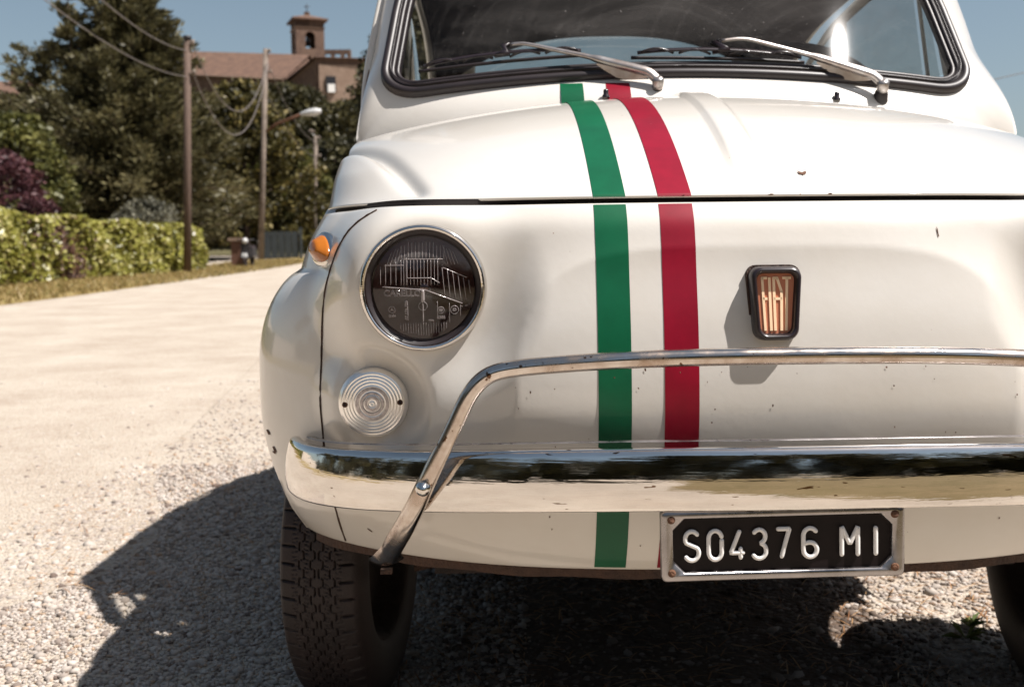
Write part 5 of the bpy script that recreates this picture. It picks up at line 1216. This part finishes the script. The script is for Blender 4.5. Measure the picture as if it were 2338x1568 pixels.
V = [twp(-ee, -ee, z_), twp(ee, -ee, z_), twp(ee, ee, z_), twp(-ee, ee, z_), twp(-ee, -ee, z_ + 0.16), twp(ee, -ee, z_ + 0.16), twp(ee, ee, z_ + 0.16), twp(-ee, ee, z_ + 0.16), twp(0, 0, z_ + 0.85)]
tr = make('roof', V, [[3, 2, 1, 0], [0, 1, 5, 4], [1, 2, 6, 5], [2, 3, 7, 6], [3, 0, 4, 7], [4, 5, 8], [5, 6, 8], [6, 7, 8], [7, 4, 8]], 'tile', tw, False)
Join().box((*tc_, z_ + 0.85), (0.55, 0.55, 0.5)).build('finial', 'stone_wall', tr)
Join().tube([(*tc_, z_ + 1.0), (*tc_, z_ + 2.0)], 0.05, 6).tube([(tc_[0] - .3, tc_[1], z_ + 1.7), (tc_[0] + .3, tc_[1], z_ + 1.7)], 0.045, 6).build('cross', 'black', tr, True)
v, f = lathe_arr([(0.02, 0.75), (0.16, 0.72), (0.22, 0.45), (0.30, 0.15), (0.42, 0.0)], 16, 'z', (*tc_, 23.3)); make('bell', v, f, 'under', tw)
Join().tube([twp(-1.5, 0, 24.1), twp(1.5, 0, 24.1)], 0.07, 6).build('bell_beam', 'bark', tw)
# crenellated wall beside the tower
cw = thing('ruined_wall', (-17.2, 123, CZ), 'low crenellated stone wall right of the bell tower', 'wall')
Join().box((-17.3, 123, 17.0), (3.4, 0.6, 11.1)).build('lower_wall', 'stone_wall', cw)
Join().box((-17.3, 123, 23.55), (3.4, 0.6, 0.45)).build('lintel', 'stone_wall', cw)
for k in (-1.45, -0.35, 0.75, 1.5): Join().box((-17.3 + k, 123, 22.95), (0.42, 0.6, 0.8)).build('pillar', 'stone_wall', cw)
# globe lamp in front of the church
gl_ = thing('globe_lamp', (-22.3, 96, float(gz(-22.3, 96))), 'white globe lamp below the church wall', 'lamp')
zg = 15.75; a_ = np.linspace(-math.pi / 2, math.pi / 2, 10); v, f = lathe_arr(np.stack([0.40 * np.cos(a_) + 1e-4, zg + 0.40 * np.sin(a_)], -1), 14, 'z', (-22.3, 96, 0)); make('globe', v, f, 'lamp_white', gl_)
tube('post', [(-22.3, 96, float(gz(-22.3, 96)) - .1), (-22.3, 96, 13.5), (-22.3, 96, zg - 0.35)], 0.06, 'metal_grey', gl_, 8)
# house at the left edge
hs_ = thing('tiled_house', (-39.5, 86, 9.0), 'small brown house with red tiled roof at the left edge above the trees', 'house')
Join().box((-40.0, 88, 10.6), (6.0, 5.0, 6.4)).build('wall', 'stone_wall', hs_)
roof_sheet('roof_slope', (-43.4, 85.0, 13.5), (-36.6, 85.0, 13.5), (-43.4, 88, 14.9), (-36.6, 88, 14.9), hs_, 22)
roof_sheet('roof_slope', (-36.6, 91.0, 13.5), (-43.4, 91.0, 13.5), (-36.6, 88, 14.9), (-43.4, 88, 14.9), hs_, 22)
Join().box((-38.1, 87, 14.9), (0.45, 0.45, 1.5)).build('chimney', 'brick', hs_)
Join().box((-37.6, 85.47, 11.2), (0.8, 0.1, 1.6)).build('window', 'stone_pale', hs_)
a_ = np.linspace(0.001, 1.2, 6); v, f = lathe_arr(np.stack([0.42 * np.sin(a_), 85.6 - 0.3 * np.cos(a_)], -1), 14, 'y', (-39.0, 0, 15.15)); make('satellite_dish', v, f, 'lamp_white', hs_)
tube('dish_mast', [(-39.0, 85.9, 13.9), (-39.0, 85.9, 15.0), (-39.0, 85.9, 16.3)], 0.04, 'metal_grey', hs_, 6)
# bits of sunlit garden wall between the trees
for k, (x, y, z, wd) in enumerate(((-9.6, 72, 5.55, 1.5), (-9.9, 74, 3.6, 0.9))):
    o = Join().box((x, y, z - 1.0), (wd, 0.5, 2.4)).box((x, y, z + 0.28), (wd + 0.2, 0.7, 0.18)); o = o.build('garden_wall', 'stone_pale'); tag(o, ('pale sunlit wall piece between trees below the street lamp arm', 'small pale wall piece low behind the thin far pole')[k], 'wall', 'sunlit garden walls')
# brick gate pillar, scooter, blue gate
zp = float(gz(-9.1, 36.5)); gp = thing('gate_pillar', (-9.05, 36.5, zp), 'brick gate pillar with flat cap at the end of the hedge', 'pillar')
courses = 14; bh = 0.062
mesh_b = None
for c_ in range(courses):
    for q in range(4):
        dx, dy = ((-0.10, -0.10), (0.10, -0.10), (0.10, 0.10), (-0.10, 0.10))[q]
        if c_ % 2: size = (0.19, 0.19, bh - 0.008)
        else: size = (0.19, 0.19, bh - 0.008)
        if mesh_b is None:
            o = Join().box((0, 0, 0), size).build('brick', 'brick', gp); mesh_b = o.data
        else:
            o = bpy.data.objects.new('brick', mesh_b); col.objects.link(o); attach(o, gp)
        o.location = (-9.05 + dx + (0.008 if c_ % 2 else -0.004), 36.5 + dy, zp + 0.03 + c_ * bh)
Join().box((-9.05, 36.5, zp + 0.43), (0.37, 0.37, 0.88)).build('mortar_core', 'stone_pale', gp)
Join().box((-9.05, 36.5, zp + 0.935), (0.56, 0.56, 0.10)).build('cap', 'stone_pale', gp)
zs_ = float(gz(-8.6, 36)); sc_e = thing('scooter', (-8.62, 36, zs_), 'black scooter with white front parked beside the brick pillar', 'scooter')
for dy in (-0.35, 0.75):
    a_ = np.linspace(0, 2 * math.pi, 25); tube('wheel', np.stack([-8.62 + 0.0 * a_, 36 + dy + 0.17 * np.cos(a_), zs_ + 0.21 + 0.17 * np.sin(a_)], -1), 0.045, 'tyre', sc_e, 8, up=(1, 0, 0))
Join().box((-8.62, 35.75, zs_ + 0.55), (0.36, 0.08, 0.50), taper=0.8).build('leg_shield', 'black', sc_e)
Join().box((-8.62, 35.62, zs_ + 0.40), (0.16, 0.22, 0.14), taper=0.8).build('front_mudguard', 'lamp_white', sc_e)
Join().box((-8.62, 36.55, zs_ + 0.50), (0.32, 0.80, 0.30), taper=0.8).build('rear_body', 'black', sc_e)
Join().box((-8.62, 36.5, zs_ + 0.69), (0.26, 0.7, 0.08), taper=0.9).build('seat', 'interior', sc_e)
Join().tube([(-8.92, 35.85, zs_ + 0.93), (-8.62, 35.80, zs_ + 0.90), (-8.32, 35.85, zs_ + 0.93)], 0.02, 6).build('handlebar', 'black', sc_e, True)
v, f = lathe_arr([(0.001, 35.64), (0.09, 35.66), (0.10, 35.74), (0.05, 35.8)], 14, 'y', (-8.62, 0, zs_ + 0.88)); make('headlamp', v, f, 'lamp_white', sc_e)
zg_ = float(gz(-9.3, 46)); bg_ = thing('blue_gate', (-9.3, 46, zg_), 'faded blue sheet gate below the trees beyond the concrete pole', 'gate')
for k in range(5): Join().box((-9.95 + k * 0.30, 46, zg_ + 0.62), (0.27, 0.03, 1.15)).build('panel', 'blue_panel', bg_)
for k in (0, 1): Join().box((-10.15 + k * 1.65, 46, zg_ + 0.65), (0.10, 0.10, 1.4)).build('gate_post', 'blue_panel', bg_)
for z in (0.15, 1.1): Join().box((-9.3, 46.04, zg_ + z), (1.7, 0.04, 0.06)).build('rail', 'metal_grey', bg_)
# low leafy hedge beyond the gate
v, f, r_ = leaves(np.stack([np.linspace(-8.6, -1.5, 60), np.full(60, 50.0) + rng.normal(0, .3, 60), gz(-5, 50) + 0.5 + 0.5 * rng.random(60)], -1), 60, 0.11, 0.6, 1.5, 0.35)
fh = thing('far_hedge', (-6, 50, float(gz(-6, 50))), 'low dark hedge at the far end of the road', 'hedge'); crown_obj('foliage', v, f, r_, 'leaf_bright', fh)
# woods mirrored in the chrome, behind the photographer
cen = np.concatenate([np.stack([rng.uniform(-22, 26, 620), rng.uniform(-22, -16, 620), np.zeros(620)], -1), np.stack([rng.uniform(-23, -18, 260), rng.uniform(-22, 5, 260), np.zeros(260)], -1), np.stack([rng.uniform(17, 23, 320), rng.uniform(-22, 12, 320), np.zeros(320)], -1)]); cen[:, 2] = rng.random(1200) ** 0.8 * (6.6 + 1.6 * np.sin(cen[:, 0] * 0.31) + 0.8 * np.sin(cen[:, 0] * 0.9))
v, f, r_ = leaves(cen, 45, 0.42, 1.1, 1.5, 0.4); tag(make('woodland', v, f, 'leaf_hill', None, False, r_), 'row of woods behind the viewer mirrored in the chrome', 'woodland', kind='stuff')

# ================================================================== GROUND DETAIL
ico = None
def stones(n, xr, yr, s0, s1, name, label, mat='stones'):
    t = (1 + 5 ** .5) / 2
    V = np.array([(-1, t, 0), (1, t, 0), (-1, -t, 0), (1, -t, 0), (0, -1, t), (0, 1, t), (0, -1, -t), (0, 1, -t), (t, 0, -1), (t, 0, 1), (-t, 0, -1), (-t, 0, 1)], float); V /= np.linalg.norm(V[0])
    F = np.array([(0, 11, 5), (0, 5, 1), (0, 1, 7), (0, 7, 10), (0, 10, 11), (1, 5, 9), (5, 11, 4), (11, 10, 2), (10, 7, 6), (7, 1, 8), (3, 9, 4), (3, 4, 2), (3, 2, 6), (3, 6, 8), (3, 8, 9), (4, 9, 5), (2, 4, 11), (6, 2, 10), (8, 6, 7), (9, 8, 1)])
    x = rng.uniform(*xr, n); y = rng.uniform(*yr, n)
    if 'road' in label:
        y = yr[0] + np.minimum(rng.exponential(1.3, n), yr[1] - yr[0]); x = xr[1] - np.minimum(rng.exponential(0.9, n), xr[1] - xr[0]) - 0.05 * (y - yr[0])
    sz = rng.uniform(s0, s1, n) * np.where(rng.random(n) < 0.05, 1.8, 1.0)
    Vn = V[None] * (1 + rng.normal(0, 0.16, (n, 12, 1))) * np.stack([rng.uniform(.8, 1.5, n), rng.uniform(.7, 1.2, n), rng.uniform(.5, .85, n)], -1)[:, None]
    a = rng.uniform(0, 6.28, n); ca, sa = np.cos(a)[:, None], np.sin(a)[:, None]
    X = (Vn[..., 0] * ca - Vn[..., 1] * sa) * sz[:, None] + x[:, None]; Y = (Vn[..., 0] * sa + Vn[..., 1] * ca) * sz[:, None] + y[:, None]
    Z = Vn[..., 2] * sz[:, None] + (gz(x, y) + sz * 0.25)[:, None]
    f = (F[None] + (np.arange(n) * 12)[:, None, None]).reshape(-1, 3)
    r_ = np.repeat(np.clip(rng.normal(0.55, 0.25, n), 0, 1), 20)
    return tag(make(name, np.stack([X, Y, Z], -1).reshape(-1, 3), f, mat, None, True, r_), label, 'gravel', kind='stuff')
stones(33000, (-2.1, -0.25), (0.20, 1.25), 0.0022, 0.0058, 'gravel', 'pale limestone gravel left of the front wheel')
stones(13000, (-1.60, -0.40), (1.15, 2.5), 0.0032, 0.0072, 'gravel', 'pale limestone gravel beside the car body')
stones(10000, (-0.42, 0.46), (0.20, 1.6), 0.0030, 0.0072, 'gravel', 'brown shade-darkened gravel mixed with earth under the car', 'stones_shade')  # darker stone colour adds painted shade beneath the floor
stones(9000, (0.40, 1.30), (0.20, 2.0), 0.0030, 0.0072, 'gravel', 'sunlit pale gravel behind the right front tyre')
stones(11000, (-4.2, -1.0), (0.9, 5.0), 0.0025, 0.0068, 'gravel', 'loose chips scattered over the pale road')
# needle-strewn soil sheet, coloured dark to deepen the shade under the car
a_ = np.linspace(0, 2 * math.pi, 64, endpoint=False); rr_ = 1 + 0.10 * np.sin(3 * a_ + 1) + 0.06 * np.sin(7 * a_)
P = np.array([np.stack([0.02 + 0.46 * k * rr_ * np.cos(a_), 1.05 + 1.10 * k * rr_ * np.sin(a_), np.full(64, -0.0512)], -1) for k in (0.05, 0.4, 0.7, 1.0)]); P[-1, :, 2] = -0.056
tag(grid('shade_soil', P, 'soil', wrap_c=True), kind='structure')  # soil colour here is darkened to deepen the shade under the car
# dry needles and grass wisps
def wisps(n, xr, yr, ln, name, label, mat, up=0.15, cat='litter'):
    x = rng.uniform(*xr, n); y = rng.uniform(*yr, n); a = rng.uniform(0, 6.28, n); L = rng.uniform(0.5, 1.3, n) * ln
    d = np.stack([np.cos(a), np.sin(a), rng.uniform(0, up, n)], -1); q = np.stack([-np.sin(a), np.cos(a), 0 * a], -1) * 0.0011
    p = np.stack([x, y, gz(x, y) + 0.009], -1); mid = p + d * (L * .5)[:, None] + np.array([0, 0, 0.002]); e = p + d * L[:, None]
    v = np.stack([p - q, p + q, mid + q, mid - q, e], 1).reshape(-1, 3); b = (np.arange(n) * 5)[:, None]
    f = [[*r] for r in np.concatenate([b + np.array([[0, 1, 2, 3]])], 1)] + [[*r] for r in (b + np.array([[3, 2, 4]]))]
    return tag(make(name, v, f, mat, None, False, np.tile(rng.random(n), 2)), label, cat, kind='stuff')
wisps(4200, (-0.6, 1.3), (0.3, 2.4), 0.05, 'dry_needles', 'dry brown needles lying on the gravel under the car', 'straw')
wisps(500, (-1.6, -0.6), (1.0, 3.2), 0.05, 'dry_needles', 'dry orange needles on the gravel beside the front wing', 'straw')
# verge grass
n = 16000; x = rng.uniform(-10.4, -7.2, n); y = rng.uniform(8, 44, n); 
L = rng.uniform(0.03, 0.11, n); a = rng.uniform(0, 6.28, n); q = np.stack([np.cos(a), np.sin(a), 0 * a], -1) * 0.018
p = np.stack([x, y, gz(x, y) + 0.01], -1); tip = p + np.stack([rng.normal(0, .03, n), rng.normal(0, .03, n), L], -1)
v = np.stack([p - q, p + q, tip], 1).reshape(-1, 3); tag(make('verge_grass', v, np.arange(3 * n).reshape(-1, 3), 'grass', None, False, rng.random(n)), 'dry yellow grass along the road edge', 'grass', kind='stuff')
# weeds by the right wheel
for k, (x, y, sz, lab) in enumerate(((0.565, 0.70, 0.055, 'small green weed sprouting from gravel at the edge of the shade'), (0.60, 0.76, 0.050, 'small green weed close to the right front tyre'))):
    e = thing('weed', (x, y, -0.055), lab, 'weed', 'weeds by the right front tyre')
    j = Join()
    for m_ in range(9):
        a = rng.uniform(0, 6.28); L = sz * rng.uniform(.5, 1.1); up = rng.uniform(.3, 1.6); d = np.array([math.cos(a), math.sin(a), up]); d /= np.linalg.norm(d); q = np.array([-math.sin(a), math.cos(a), 0]) * L * 0.11
        p0 = np.array([x, y, -0.055]); p1 = p0 + d * L * .5 + np.array([0, 0, .004]); p2 = p0 + d * L - np.array([0, 0, L * .15])
        make('leaf', [p0 - q * .2, p0 + q * .2, p1 + q, p2, p1 - q], [[0, 1, 2, 3, 4]], 'weed', e, False, [rng.random()])

# the far (driver's) half of the body is a touch wider in plan than the near half
seen = set()
for o in car.children_recursive:
    if o.type != 'MESH' or o.data.name in seen or o.name.startswith(('wheel', 'rim', 'brake_drum')) or (o.parent and o.parent.name.startswith('wheel')): continue
    seen.add(o.data.name); me = o.data; c = np.empty(len(me.vertices) * 3, np.float32); me.vertices.foreach_get('co', c); c = c.reshape(-1, 3)
    if o.name.startswith(('rain_gutter', 'rust_patch', 'roof', 'rear_window', 'window_frame', 'vent_window', 'door_window', 'quarter_window', 'headlining')): c[:, 0] += 0.026
    else: c[:, 0] = np.where(c[:, 0] > 0, c[:, 0] * 1.036, c[:, 0])
    me.vertices.foreach_set('co', c.ravel()); me.update()
